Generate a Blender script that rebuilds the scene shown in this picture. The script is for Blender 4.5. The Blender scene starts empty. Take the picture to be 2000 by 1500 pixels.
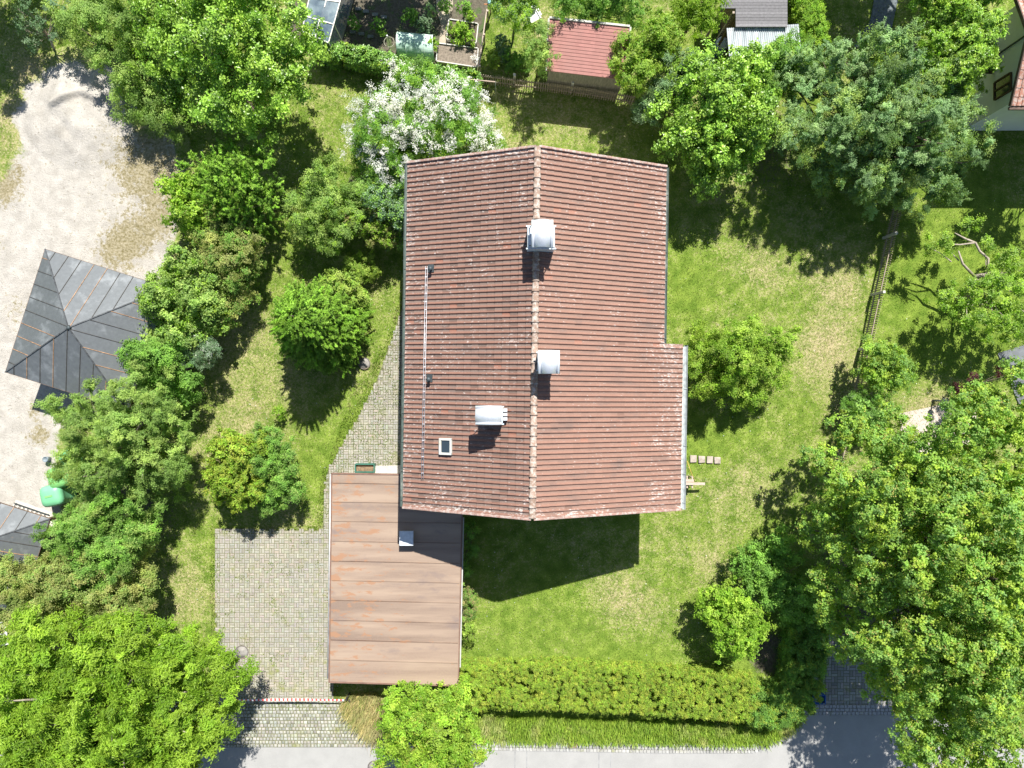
import bpy, math, random
import numpy as np
from mathutils import Vector
C = bpy.context.scene.collection
# ------------------------------------------------------------------ camera, sky, sun
H, F = 35.2, 1388.0            # drone height above the lawn; focal length in photo pixels
cam_d = bpy.data.cameras.new('camera'); cam = bpy.data.objects.new('camera', cam_d); C.objects.link(cam)
cam.location = (0, 0, H); cam.rotation_euler = (0, 0, 0)
cam_d.sensor_width = 36; cam_d.lens = 36*F/2000; cam_d.clip_start = .5; cam_d.clip_end = 2000
bpy.context.scene.camera = cam
SUN = Vector((.193, .695, 1)).normalized()
elev = math.asin(SUN.z); azim = math.atan2(SUN.x, SUN.y)
w = bpy.data.worlds.new('World'); bpy.context.scene.world = w; w.use_nodes = True
sky = w.node_tree.nodes.new('ShaderNodeTexSky'); sky.sky_type = 'NISHITA'; sky.sun_disc = False
sky.sun_elevation = elev; sky.sun_rotation = azim; sky.altitude = 500
bg = w.node_tree.nodes['Background']; bg.inputs[1].default_value = .07
w.node_tree.links.new(sky.outputs[0], bg.inputs[0])
sl = bpy.data.lights.new('sun', 'SUN'); sl.energy = 4.9; sl.angle = math.radians(.5); sl.color = (1, .965, .9)
so = bpy.data.objects.new('sun', sl); C.objects.link(so); so.rotation_euler = SUN.to_track_quat('Z', 'Y').to_euler(); so.location = (5, 15, 40)
vs = bpy.context.scene.view_settings
vs.view_transform = 'Standard'; vs.look = 'None'; vs.exposure = .96; vs.gamma = 1
# ------------------------------------------------------------------ helpers
rng = np.random.default_rng(7)
R = random.Random(5)
def P(px, py, z=0.):
    k = (H-z)/F
    return np.array([(px-1000)*k, (750-py)*k, z])
def inside(poly, x, y):
    poly = np.asarray(poly, float); r = np.zeros(np.shape(x), bool); n = len(poly); j = n-1
    for i in range(n):
        xi, yi = poly[i]; xj, yj = poly[j]
        r ^= ((yi > y) != (yj > y)) & (x < (xj-xi)*(y-yi)/((yj-yi) or 1e-9)+xi); j = i
    return r
def polydist(poly, x, y):
    """signed distance, positive inside"""
    poly = np.asarray(poly, float); d = np.full(np.shape(x), 1e9)
    for i in range(len(poly)):
        a = poly[i]; b = poly[(i+1) % len(poly)]; e = b-a
        t = np.clip(((x-a[0])*e[0]+(y-a[1])*e[1])/(e@e), 0, 1)
        d = np.minimum(d, np.hypot(x-a[0]-t*e[0], y-a[1]-t*e[1]))
    return np.where(inside(poly, x, y), d, -d)
_lat = rng.random((64, 64))
def vnoise(x, y, s=1.):
    x = x*s+100; y = y*s+100; xi = np.floor(x).astype(int); yi = np.floor(y).astype(int)
    fx = x-xi; fy = y-yi; fx = fx*fx*(3-2*fx); fy = fy*fy*(3-2*fy); g = lambda a, b: _lat[a % 64, b % 64]
    return (g(xi, yi)*(1-fx)+g(xi+1, yi)*fx)*(1-fy)+(g(xi, yi+1)*(1-fx)+g(xi+1, yi+1)*fx)*fy
def PP(pts, z=0.): return np.array([P(a, b, z)[:2] for a, b in pts])
# materials
class M:
    def __init__(s, name, rough=.8, spec=.3, metal=0.):
        s.m = bpy.data.materials.new(name); s.m.use_nodes = True; s.t = s.m.node_tree; s.b = s.t.nodes['Principled BSDF']
        s.b.inputs['Roughness'].default_value = rough; s.b.inputs['Specular IOR Level'].default_value = spec; s.b.inputs['Metallic'].default_value = metal
    def n(s, ty, outs=0, **k):
        nd = s.t.nodes.new('ShaderNode'+ty)
        for a, v in k.items():
            if a.startswith('_'): setattr(nd, a[1:], v)
        for a, v in k.items():
            if a.startswith('_'): continue
            key = int(a[1:]) if a[0] == 'i' and a[1:].isdigit() else a.replace('__', ' ')
            i = nd.inputs[key]
            if isinstance(v, bpy.types.NodeSocket): s.t.links.new(v, i)
            else: i.default_value = v
        return nd.outputs[outs]
    def co(s, scale=(1, 1, 1), kind=3):
        tc = s.t.nodes.new('ShaderNodeNewGeometry').outputs['Position'] if kind == 'w' else s.t.nodes.new('ShaderNodeTexCoord').outputs[kind]
        return s.n('Mapping', i0=tc, Scale=scale)
    def noise(s, sc, scale=(1, 1, 1), det=3., rough=.55, kind=3):
        return s.n('TexNoise', 0, Vector=s.co(scale, kind), Scale=sc, Detail=det, Roughness=rough)
    def ramp(s, f, a, b):
        return s.n('MapRange', 0, i0=f, i1=a, i2=b)
    def mix(s, f, a, b, bt='MIX'):
        nd = s.t.nodes.new('ShaderNodeMix'); nd.data_type = 'RGBA'; nd.blend_type = bt
        for i, v in ((0, f), (6, a), (7, b)):
            if isinstance(v, bpy.types.NodeSocket): s.t.links.new(v, nd.inputs[i])
            else: nd.inputs[i].default_value = v if i == 0 else (*v, 1)
        return nd.outputs[2]
    def math(s, op, a, b=0.): return s.n('Math', 0, _operation=op, i0=a, i1=b)
    def attr(s, name, o='Fac'):
        nd = s.t.nodes.new('ShaderNodeAttribute'); nd.attribute_name = name; return nd.outputs[o]
    def col(s, c): s.t.links.new(c, s.b.inputs['Base Color']) if isinstance(c, bpy.types.NodeSocket) else setattr(s.b.inputs['Base Color'], 'default_value', (*c, 1)); return s
    def bump(s, h, st=.5, d=.02):
        s.t.links.new(s.n('Bump', 0, Strength=st, Distance=d, Height=h), s.b.inputs['Normal']); return s
def simple(name, c, rough=.7, metal=0., var=.25, sc=3., spec=.3, bump=0., scale=(1, 1, 1), dirt=None, dsc=1.2, dlo=.55, dhi=.7):
    m = M(name, rough, spec, metal); n = m.noise(sc, scale, 5)
    c1 = tuple(x*(1-var) for x in c); c2 = tuple(min(1, x*(1+var)) for x in c)
    o = m.mix(m.ramp(n, .3, .7), c1, c2)
    if dirt: o = m.mix(m.ramp(m.noise(dsc, scale, 7, .65), dlo, dhi), o, dirt)
    m.col(o)
    if bump: m.bump(m.noise(sc*6, scale, 4), bump)
    return m.m
def tinted(name, rough=.8, spec=.3, metal=0., fine=20., amp=.3, bump=.3, extra=None):
    """base colour from the per-face 'tint' attribute times fine noise"""
    m = M(name, rough, spec, metal); t = m.attr('tint', 'Color'); n = m.noise(fine, det=4)
    v = m.ramp(n, .25, .75); a = (1-amp,)*3; b = (1+amp,)*3
    o = m.mix(1., t, m.mix(v, a, b), 'MULTIPLY')
    if extra: o = extra(m, o)
    m.col(o)
    if bump: m.bump(n, bump, .01)
    return m.m
# mesh accumulation
class MB:
    def __init__(s): s.v = []; s.f = []; s.t = []; s.sm = []
    def add(s, v, f, tint=None, smooth=False):
        o = len(s.v); s.v += [tuple(map(float, p)) for p in v]; s.f += [tuple(i+o for i in q) for q in f]
        s.t += [tint or (1, 1, 1)]*len(f); s.sm += [smooth]*len(f); return s
    def prism(s, poly, z0, z1, tint=None, cap=True):
        """poly of (x,y) with floor z0 and top z1 (numbers or per-vertex lists)"""
        n = len(poly); a = list(z0) if hasattr(z0, '__len__') else [z0]*n; b = list(z1) if hasattr(z1, '__len__') else [z1]*n
        ar = sum(poly[i][0]*poly[(i+1) % n][1]-poly[(i+1) % n][0]*poly[i][1] for i in range(n))
        if ar < 0: poly = list(poly)[::-1]; a = a[::-1]; b = b[::-1]
        v = [(p[0], p[1], a[i]) for i, p in enumerate(poly)]+[(p[0], p[1], b[i]) for i, p in enumerate(poly)]
        f = [(i, (i+1) % n, n+(i+1) % n, n+i) for i in range(n)]+[tuple(range(n, 2*n)), tuple(range(n-1, -1, -1))]
        return s.add(v, f, tint)
    def box(s, c, d, rz=0., tint=None, M3=None):
        cx, cy, cz = c; a, b, h = d[0]/2, d[1]/2, d[2]/2; co, si = math.cos(rz), math.sin(rz); v = []
        for z in (-h, h):
            for x, y in ((-a, -b), (a, -b), (a, b), (-a, b)):
                if M3 is not None: q = M3@np.array([x, y, z]); v.append((cx+q[0], cy+q[1], cz+q[2]))
                else: v.append((cx+x*co-y*si, cy+x*si+y*co, cz+z))
        return s.add(v, [(0, 3, 2, 1), (4, 5, 6, 7), (0, 1, 5, 4), (1, 2, 6, 5), (2, 3, 7, 6), (3, 0, 4, 7)], tint)
    def tube(s, pts, r, n=7, tint=None, cap=True):
        pts = [np.array(p, float) for p in pts]; rs = r if hasattr(r, '__len__') else [r]*len(pts); v = []; f = []
        for i, p in enumerate(pts):
            t = pts[min(i+1, len(pts)-1)]-pts[max(i-1, 0)]; t /= np.linalg.norm(t)+1e-9
            u = np.cross(t, (0, 0, 1) if abs(t[2]) < .9 else (1, 0, 0)); u /= np.linalg.norm(u); q = np.cross(t, u)
            for k in range(n):
                a = 2*math.pi*k/n; v.append(p+(u*math.cos(a)+q*math.sin(a))*rs[i])
        for i in range(len(pts)-1):
            for k in range(n): f.append((i*n+k, i*n+(k+1) % n, (i+1)*n+(k+1) % n, (i+1)*n+k))
        if cap: f += [tuple(range(n-1, -1, -1)), tuple(range((len(pts)-1)*n, len(pts)*n))]
        return s.add(v, f, tint, True)
    def bar(s, a, b, w_, h_, tint=None):
        a = np.array(a, float); b = np.array(b, float); t = b-a; L = np.linalg.norm(t); t /= L
        u = np.cross((0, 0, 1) if abs(t[2]) < .95 else (0, 1, 0), t); u /= np.linalg.norm(u); q = np.cross(t, u)
        return s.box((a+b)/2, (L, w_, h_), tint=tint, M3=np.array([t, u, q]).T)
    def lathe(s, c, prof, n=20, tint=None):
        v = []; f = []
        for r, z in prof:
            for k in range(n): a = 2*math.pi*k/n; v.append((c[0]+r*math.cos(a), c[1]+r*math.sin(a), c[2]+z))
        for i in range(len(prof)-1):
            for k in range(n): f.append((i*n+k, i*n+(k+1) % n, (i+1)*n+(k+1) % n, (i+1)*n+k))
        f += [tuple(range(n-1, -1, -1)), tuple(range((len(prof)-1)*n, len(prof)*n))]
        return s.add(v, f, tint, True)
    def build(s, name, mat, parent=None, bevel=0.):
        me = bpy.data.meshes.new(name); o0 = wloc(parent) if parent else np.zeros(3)
        me.from_pydata([tuple(np.array(p)-o0) for p in s.v], [], s.f)
        at = me.attributes.new('tint', 'FLOAT_COLOR', 'FACE')
        at.data.foreach_set('color', np.array([(*t, 1) for t in s.t], np.float32).ravel())
        me.polygons.foreach_set('use_smooth', s.sm); me.update()
        return link(name, me, mat, parent, bevel)
def link(name, me, mat, parent=None, bevel=0.):
    o = bpy.data.objects.new(name, me); C.objects.link(o)
    if mat: me.materials.append(mat)
    if parent: o.parent = parent
    if bevel:
        b = o.modifiers.new('bevel', 'BEVEL'); b.width = bevel; b.segments = 2; b.limit_method = 'ANGLE'
    return o
def wloc(o):
    p = np.zeros(3)
    while o: p = p+np.array(o.location); o = o.parent
    return p
def tag(o, label, cat, group=None):
    o['label'] = label; o['category'] = cat
    if group: o['group'] = group
    return o
def thing(name, loc, label, cat, group=None):
    o = bpy.data.objects.new(name, None); C.objects.link(o); o.location = tuple(map(float, loc)); o.empty_display_size = .2
    return tag(o, label, cat, group)
def struct(o): o['kind'] = 'structure'; return o
def stuff(o, label, cat): tag(o, label, cat); o['kind'] = 'stuff'; return o
def copy_tree(o, loc, label, parent=None):
    c = o.copy(); C.objects.link(c)
    if parent is None: c.location = tuple(map(float, loc)); c['label'] = label
    else: c.parent = parent
    for ch in list(o.children): copy_tree(ch, None, None, c)
    return c
def raw_mesh(name, V, Fq, tint=None, smooth=False, attrs=None):
    """V (n,3), Fq (m,4) numpy arrays"""
    me = bpy.data.meshes.new(name); n, m = len(V), len(Fq)
    me.vertices.add(n); me.vertices.foreach_set('co', V.astype(np.float32).ravel())
    me.loops.add(m*4); me.loops.foreach_set('vertex_index', Fq.astype(np.int32).ravel())
    me.polygons.add(m); me.polygons.foreach_set('loop_start', np.arange(0, m*4, 4, dtype=np.int32))
    me.polygons.foreach_set('use_smooth', np.full(m, smooth))
    me.update(calc_edges=True)
    if tint is not None:
        at = me.attributes.new('tint', 'FLOAT_COLOR', 'FACE')
        at.data.foreach_set('color', np.concatenate([tint, np.ones((m, 1))], 1).astype(np.float32).ravel())
    for k, a in (attrs or {}).items():
        at = me.attributes.new(k, 'FLOAT', 'POINT'); at.data.foreach_set('value', a.astype(np.float32).ravel())
    return me
def grid(xs, ys):
    X, Y = np.meshgrid(xs, ys, indexing='ij'); nx, ny = len(xs), len(ys)
    i = (np.arange(nx-1)[:, None]*ny+np.arange(ny-1)[None]).ravel()
    return X.ravel(), Y.ravel(), np.stack([i, i+ny, i+ny+1, i+1], 1)
# ------------------------------------------------------------------ terrain
def terrain_mat():
    m = M('terrain', .95, .1)
    n1 = m.noise(.33, det=3, kind='w'); n2 = m.noise(1.7, det=4, kind='w'); n3 = m.noise(9., det=4, rough=.65, kind='w'); n4 = m.noise(34., det=3, kind='w')
    green = m.mix(m.ramp(n2, .35, .65), (.105, .175, .022), (.205, .285, .045))
    dryc = m.mix(m.ramp(n3, .3, .7), (.26, .235, .10), (.46, .39, .235))
    f = m.math('ADD', m.attr('dry'), m.math('MULTIPLY', m.math('SUBTRACT', n1, .5), .9))
    f = m.math('ADD', f, m.math('MULTIPLY', m.math('SUBTRACT', n2, .5), .9))
    f = m.math('ADD', f, m.math('MULTIPLY', m.math('SUBTRACT', n3, .5), 1.7))
    f = m.math('ADD', f, m.math('MULTIPLY', m.math('SUBTRACT', n4, .5), 1.0))
    gr = m.mix(m.ramp(f, .15, .85), green, dryc)
    gr = m.mix(1., gr, m.mix(m.ramp(n4, .3, .7), (.62, .62, .62), (1.35, 1.35, 1.35)), 'MULTIPLY')
    soil = m.mix(m.ramp(n3, .3, .7), (.085, .075, .055), (.165, .145, .11))
    soil = m.mix(m.ramp(n2, .52, .62), soil, (.09, .125, .05))
    sf = m.ramp(m.math('ADD', m.attr('soil'), m.math('MULTIPLY', m.math('SUBTRACT', n3, .5), .5)), .42, .58)
    o = m.mix(sf, gr, soil)
    gv = m.mix(m.ramp(n2, .35, .65), (.37, .345, .305), (.475, .445, .40))
    gv = m.mix(1., gv, m.mix(m.ramp(n4, .3, .7), (.84, .84, .84), (1.14, 1.14, 1.14)), 'MULTIPLY')
    gv = m.mix(m.ramp(m.noise(2.6, det=8, rough=.8, kind='w'), .60, .66), gv, (.27, .25, .215))
    gv = m.mix(m.ramp(n3, .64, .70), gv, (.19, .17, .13))
    moss = m.mix(m.ramp(n3, .35, .65), (.17, .145, .065), (.36, .315, .22))
    n5 = m.noise(4., det=9, rough=.85, kind='w'); mf = m.math('ADD', m.attr('moss'), m.math('ADD', m.math('MULTIPLY', m.math('SUBTRACT', n5, .5), 3.4), m.math('MULTIPLY', m.math('SUBTRACT', n2, .5), 1.0)))
    gv = m.mix(m.ramp(mf, .38, .60), gv, moss)
    gf = m.ramp(m.math('ADD', m.attr('gravel'), m.math('ADD', m.math('MULTIPLY', m.math('SUBTRACT', n5, .5), 2.0), m.math('MULTIPLY', m.math('SUBTRACT', n2, .5), .4))), .40, .62)
    o = m.mix(gf, o, gv)
    m.col(o).bump(m.math('ADD', n3, n4), .8, .05)
    return m.m
TER = terrain_mat()
def blobs(x, y, lst):
    r = np.zeros(np.shape(x))
    for px, py, rp, a in lst:
        c = P(px, py); s = rp*H/F; r += a*np.exp(-((x-c[0])**2+(y-c[1])**2)/(s*s))
    return r
DRY = [(450, 900, 90, .35), (430, 640, 60, .3), (590, 730, 60, .2), (1610, 690, 70, .5), (1650, 560, 60, .4), (1560, 520, 90, .1), (1230, 1180, 70, .55), (1180, 1160, 60, .2), (1380, 1100, 60, .3), (1050, 220, 120, .25),
       (1440, 960, 90, .15), (1660, 800, 50, .35), (1360, 1260, 60, .35), (640, 200, 60, .1), (350, 1160, 60, .25), (60, 130, 40, .6), (40, 240, 40, .1), (560, 1000, 40, .3), (740, 1400, 60, .4), (1480, 500, 50, .3),
       (760, 860, 90, -.5), (620, 900, 60, -.3), (1350, 560, 80, -.3), (1900, 500, 140, -.55), (1850, 620, 120, -.5), (1360, 850, 50, -.6), (1480, 830, 60, -.2), (1040, 1200, 60, -.2), (950, 1330, 60, -.3), (500, 620, 60, .15), (1820, 800, 60, .6), (470, 760, 90, .25), (1500, 980, 60, .1), (1060, 50, 60, .2), (1250, 1440, 300, -.5)]
def dryness(x, y): return .20+.85*blobs(x, y, DRY)
GRAVEL = PP([(85, 140), (150, 118), (215, 140), (262, 205), (278, 250), (335, 270), (350, 330), (340, 470), (320, 560), (300, 700), (150, 790), (118, 850), (112, 1020), (-300, 1000), (-300, 350), (5, 345), (38, 290), (32, 225), (50, 185)])
SOIL = PP([(560, -40), (958, -40), (938, 136), (640, 118), (560, 90)])
def soilness(x, y):
    s = np.clip(.5+polydist(SOIL, x, y)*1.5, 0, 1)
    return s+blobs(x, y, [(1790, 90, 40, .6), (1990, 690, 40, .6), (330, 620, 160, .55), (240, 1000, 180, .6), (1750, 1150, 200, .8), (1640, 1330, 60, .7), (1500, 1280, 50, .7), (690, 350, 18, .7), (1020, 60, 30, .5), (1500, 300, 180, .5)])
near = lambda a, b, st: np.arange(a, b+1e-6, st)
xs = np.concatenate([[-600, -300, -150, -80, -50, -38], near(-32, 32, .4), [38, 50, 80, 150, 300, 600]])
ys = np.concatenate([[-600, -300, -150, -80, -50, -36], near(-26, 26, .4), [36, 50, 80, 150, 300, 600]])
X, Y, Q = grid(xs, ys)
inner = (abs(X) < 33) & (abs(Y) < 27)
Z = np.where(inner, (vnoise(X, Y, .5)-.5)*.05-.03, -.03)
o = struct(link('ground', raw_mesh('ground', np.stack([X, Y, Z], 1), Q, smooth=True, attrs={'dry': dryness(X, Y), 'soil': np.where(inner, soilness(X, Y), 0), 'gravel': X*0, 'moss': X*0}), TER))
# gravel yard: a finer sheet; its grassy rim is the same turf as the ground, so it has no hard edge
xs = near(-32, -15.5, .11); ys = near(-8.5, 17, .11); X, Y, Q = grid(xs, ys)
sd = polydist(GRAVEL, X, Y); keep = sd > -1.0
gv = np.clip(.5+sd*1.1+(vnoise(X, Y, 1.3)-.5)*.9, 0, 1)
mo = blobs(X, Y, [(295, 330, 75, 1.0), (245, 475, 50, 1.0), (210, 500, 30, .3), (8, 370, 40, .9), (315, 430, 45, .7), (80, 850, 26, .7), (40, 600, 34, .45), (0, 480, 22, .35), (300, 250, 30, .3), (75, 210, 14, .4), (90, 155, 14, .5), (70, 800, 20, .5), (180, 560, 30, .25), (40, 330, 20, .4)])+(vnoise(X, Y, .8)-.5)*.25
c0 = P(165, 230); dd = np.hypot((X-c0[0])/3.0, (Y-c0[1])/2.6)
heap = .5*np.clip(1-dd, 0, 1)**.8*(.7+.6*vnoise(X, Y, 1.6))
cx0, cx1 = P(95, 200)[0], P(225, 200)[0]; ln = (Y-P(0, 203)[1])+.28*np.sin((X+24)*1.6)+.22*(X-P(150, 0)[0])*.5+.3*(vnoise(X, Y, 1.6)-.5)
crack = .34/(1+np.exp(-ln*26))*np.exp(-np.clip(ln, 0, 9)/1.3)*np.clip((X-cx0)*1.2, 0, 1)*np.clip((cx1-X)*1.2, 0, 1)*(.5+vnoise(X, Y, 2.2))
Z = .03+heap+crack+(vnoise(X, Y, 1.1)-.5)*.05+(vnoise(X, Y, 4)-.5)*.02+np.where(sd > -.9, 0, -.2)
Qk = Q[keep[Q].all(1)]; used, inv = np.unique(Qk, return_inverse=True); Qk = inv.reshape(-1, 4); U = used
o = struct(link('gravel_yard', raw_mesh('gravel_yard', np.stack([X, Y, Z], 1)[U], Qk, smooth=True, attrs={'dry': (dryness(X, Y)+.2)[U], 'soil': (soilness(X, Y)*.7)[U], 'gravel': gv[U], 'moss': mo[U]}), TER))
# ------------------------------------------------------------------ paving
def weeds(m, o):
    f = m.ramp(m.noise(.9, det=8, rough=.75, kind='w'), .56, .66)
    o = m.mix(f, o, (.20, .215, .10))
    return m.mix(m.ramp(m.noise(.45, det=4, kind='w'), .35, .7), o, m.mix(1., o, (1.12, 1.08, 1.0), 'MULTIPLY'))
PAVER = tinted('concrete_paver', .9, .2, fine=25, amp=.22, extra=weeds)
JOINT = simple('sandy_joint', (.15, .15, .085), .95, var=.4, sc=8)
COB = tinted('granite_cobble', .75, .35, fine=18, amp=.25, extra=weeds)
DRIVE = PP([(420, 1034), (630, 1036), (634, 960), (640, 922), (662, 880), (700, 815), (735, 745), (770, 650), (792, 575), (800, 575), (800, 922), (660, 925), (650, 1380), (425, 1366)])
def pavers(name, poly, cell, z0, base, mat, var=.12, miss=None, rot=0.):
    """basket weave: pairs of blocks, alternately laid"""
    x0, y0 = poly.min(0); x1, y1 = poly.max(0); s = cell; V = []; T = []
    for i in range(int((x1-x0)/s)+1):
        for j in range(int((y1-y0)/s)+1):
            for k in (0, 1):
                if (i+j) % 2: c = (x0+(i+.5)*s, y0+(j+.25+.5*k)*s); d = (s, s/2)
                else: c = (x0+(i+.25+.5*k)*s, y0+(j+.5)*s); d = (s/2, s)
                V.append((*c, *d))
    A = np.array(V); A = A[inside(poly, A[:, 0], A[:, 1])]
    return blocks(name, A, z0, base, mat, var)
def blocks(name, A, z0, base, mat, var, gap=.02, h=.03, chamf=.012):
    n = len(A); cx, cy, dx, dy = A.T; hx = dx/2-gap/2; hy = dy/2-gap/2
    zt = z0+h+rng.normal(0, .003, n); sx = np.array([-1, 1, 1, -1]); sy = np.array([-1, -1, 1, 1])
    lo = np.stack([cx[:, None]+hx[:, None]*sx, cy[:, None]+hy[:, None]*sy, np.repeat(z0-.03, 4)[None]+0*cx[:, None]], 2)
    mid = lo.copy(); mid[:, :, 2] = (zt-chamf)[:, None]
    hi = np.stack([cx[:, None]+(hx-chamf)[:, None]*sx, cy[:, None]+(hy-chamf)[:, None]*sy, zt[:, None]+0*sx[None]+rng.normal(0, .0015, (n, 4))], 2)
    V = np.concatenate([lo, mid, hi], 1).reshape(-1, 3); b = (np.arange(n)*12)[:, None, None]
    q = []
    for k in range(4):
        k2 = (k+1) % 4; q += [[k, k2, 4+k2, 4+k], [4+k, 4+k2, 8+k2, 8+k]]
    q.append([8, 9, 10, 11]); Q = (b+np.array(q)[None]).reshape(-1, 4)
    t = np.array(base)[None]*(1+rng.normal(0, var, n))[:, None]*(1+rng.normal(0, .025, (n, 3)))
    return link(name, raw_mesh(name, V, Q, tint=np.clip(np.repeat(t, 9, 0), .02, .9)), mat)
mb = MB(); mb.prism(DRIVE, -.05, .034); struct(mb.build('driveway_bed', JOINT))
struct(pavers('driveway', DRIVE, .245,   .015, (.285, .272, .242), PAVER, .07))
def cobbles(name, x0, x1, y0, y1, s, poly=None, base=(.28, .28, .255), z0=.02):
    A = []; y = y0; r = 0
    while y < y1-s*.5:
        x = x0-(r % 2)*s*.5+R.uniform(-.03, .03)
        while x < x1:
            d = s*R.uniform(.85, 1.2); A.append((x+d/2, y+s/2+R.uniform(-.008, .008), d, s)); x += d
        y += s; r += 1
    A = np.array(A)
    if poly is not None: A = A[inside(poly, A[:, 0], A[:, 1])]
    return blocks(name, A, z0, base, COB, .17, gap=.035, h=.035, chamf=.02)
APRON = PP([(418, 1367), (690, 1367), (745, 1440), (745, 1459), (300, 1459), (300, 1367)])
mb = MB(); mb.prism(APRON, -.05, .03); struct(mb.build('apron_bed', JOINT))
x0, y0 = APRON.min(0); x1, y1 = APRON.max(0)
struct(cobbles('cobbled_apron', x0, x1, y0, y1, .165, APRON))
# road, with the side street mouth at the right
ROAD = PP([(-2500, 1458), (745, 1458), (940, 1461), (1480, 1467), (1530, 1452), (1562, 1425), (1585, 1396), (1760, 1396), (1900, 1400), (1960, 1462), (4600, 1470), (4600, 2300), (-2500, 2300)])
rm = M('road_asphalt', .85, .3)
rc = rm.mix(rm.ramp(rm.noise(1.1, det=5, kind='w'), .3, .7), (.31, .307, .295), (.365, .36, .345))
rc = rm.mix(rm.ramp(rm.noise(60, det=2, kind='w'), .3, .7), rc, rm.mix(1., rc, (.82, .82, .83), 'MULTIPLY'))
rc = rm.mix(rm.ramp(rm.noise(2.5, det=6, rough=.7, kind='w'), .70, .76), rc, (.27, .275, .28))
rm.col(rc).bump(rm.noise(80, det=2, kind='w'), .3, .01)
mb = MB(); mb.prism(ROAD, -.3, .012); struct(mb.build('road', rm.m))
# sealed joint lines across the road
mb = MB()
for px, wd in ((1006, .05), (1029, .05), (1170, .05), (1193, .05)):
    a = P(px, 1464); b = P(px-2, 1620); mb.prism([(a[0]-wd/2, a[1]), (a[0]+wd/2, a[1]), (b[0]+wd/2, b[1]), (b[0]-wd/2, b[1])], .008, .016)
struct(mb.build('road_seams', simple('bitumen_seam', (.26, .26, .26), .8)))
# kerb rows of cobble along the verge
KERB = [P(745, 1444), P(1000, 1450), P(1300, 1455), P(1470, 1455), P(1520, 1440), P(1552, 1412), P(1572, 1388)]
A = []; V = []; T = []
mb = MB()
for r in range(3):
    acc = 0
    for i in range(len(KERB)-1):
        a, b = KERB[i][:2], KERB[i+1][:2]; t = (b-a); L = np.linalg.norm(t); t = t/L; nn = np.array([-t[1], t[0]]); s = 0
        while s < L:
            d = R.uniform(.14, .2); c = a+t*(s+d/2)-nn*(r*.17-.02); g = R.uniform(.26, .38)
            mb.box((c[0], c[1], .012+R.uniform(0, .006)), (d-.025, .145, .08), math.atan2(t[1], t[0]), (g, g, g*.98)); s += d
struct(mb.build('kerb_cobbles', COB, bevel=.012))
# shaded paved entrance under the big maple
SIDE = PP([(1598, 1240), (1745, 1240), (1745, 1392), (1588, 1392)])
mb = MB(); mb.prism(SIDE, -.05, .02); struct(mb.build('side_entrance_bed', JOINT))
struct(pavers('side_entrance', SIDE, .30, .005, (.27, .27, .27), PAVER))
mb = MB()
for r in range(3):
    x = P(1590, 0)[0]
    while x < P(1745, 0)[0]:
        d = R.uniform(.15, .25); mb.box((x+d/2, P(0, 1379+r*6.5)[1], .03), (d-.03, .14, .08), 0, (.33, .33, .35)); x += d
struct(mb.build('side_kerb', COB, bevel=.01))
# patio and path fragments at the right
mb = MB(); mb.prism(PP([(1755, 808), (1830, 792), (1905, 800), (1910, 870), (1800, 890), (1760, 850)]), -.05, .03); struct(mb.build('patio', simple('pale_patio', (.46, .40, .34), .9, var=.15, sc=4, dirt=(.3, .27, .2))))
mb = MB(); mb.prism(PP([(1948, 690), (2080, 650), (2080, 800), (1990, 790)]), -.05, .03); struct(mb.build('garden_path', simple('dark_slate_path', (.13, .14, .15), .7, var=.3, sc=2)))
mb = MB(); mb.prism(PP([(1668, 90), (1700, 40), (1712, -30), (1760, -30), (1740, 60), (1700, 110)]), -.05, .03); struct(mb.build('gravel_path', simple('grey_gravel', (.13, .15, .16), .9, var=.3, sc=9)))
EARTH = simple('trodden_earth', (.33, .285, .215), .95, var=.3, sc=2.5, bump=.3, dirt=(.13, .14, .05), dsc=2)
mb = MB(); mb.prism(PP([(852, -20), (886, -20), (884, 20), (878, 30), (876, 92), (856, 94), (862, 50), (852, 20)]), -.05, .035); struct(mb.build('earth_path', EARTH))
# ------------------------------------------------------------------ small flat things
SLAB = simple('sandstone_slab', (.36, .31, .26), .9, var=.3, sc=6, bump=.3)
def slab(px, py, w_, d_, label, group, rz=0., cat='stepping stone', mat=SLAB):
    c = P(px, py); mb = MB(); k = 9; pts = []
    for i in range(4):
        sx, sy = ((-1, -1), (1, -1), (1, 1), (-1, 1))[i]; pts.append((c[0]+sx*w_/2*R.uniform(.88, 1.05), c[1]+sy*d_/2*R.uniform(.88, 1.05)))
    mb.prism(pts, 0, .07); o = mb.build('stepping_stone', mat, bevel=.02); tag(o, label, cat, group)
g = 'sandstone slabs set in the grass east of the house'
for i, (px, lab) in enumerate(((1354, 'square stone slab in the grass, closest to the house roof'), (1370, 'sandstone slab second in line from the house roof'), (1386, 'sandstone slab second from the outer end of the short row'), (1401, 'sandstone slab at the outer end of the row, farthest from the house'))):
    slab(px, 896+i*1.0, .33, .36, lab, g)
g = 'grey slabs crossing the vegetable plot'
SL2 = simple('mossy_slab', (.17, .18, .17), .9, var=.3, sc=5)
lb = ['mossy slab of the upper row, nearest the greenhouse', 'mossy slab second in the upper row of the plot', 'mossy slab third in the upper row of the plot', 'mossy slab of the upper row, nearest the hoop net tunnel',
      'lower row mossy slab nearest the greenhouse', 'middle mossy slab of the lower row', 'lower row mossy slab nearest the round plant hoop']
for i, (px, py) in enumerate(((700, 18), (715, 23), (733, 29), (750, 34), (689, 63), (706, 67), (724, 72))): slab(px, py, .3, .17, lb[i], g, cat='garden slab', mat=SL2)
IRON = simple('cast_iron', (.16, .14, .125), .65, .3, sc=8, dirt=(.28, .2, .14))
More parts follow.
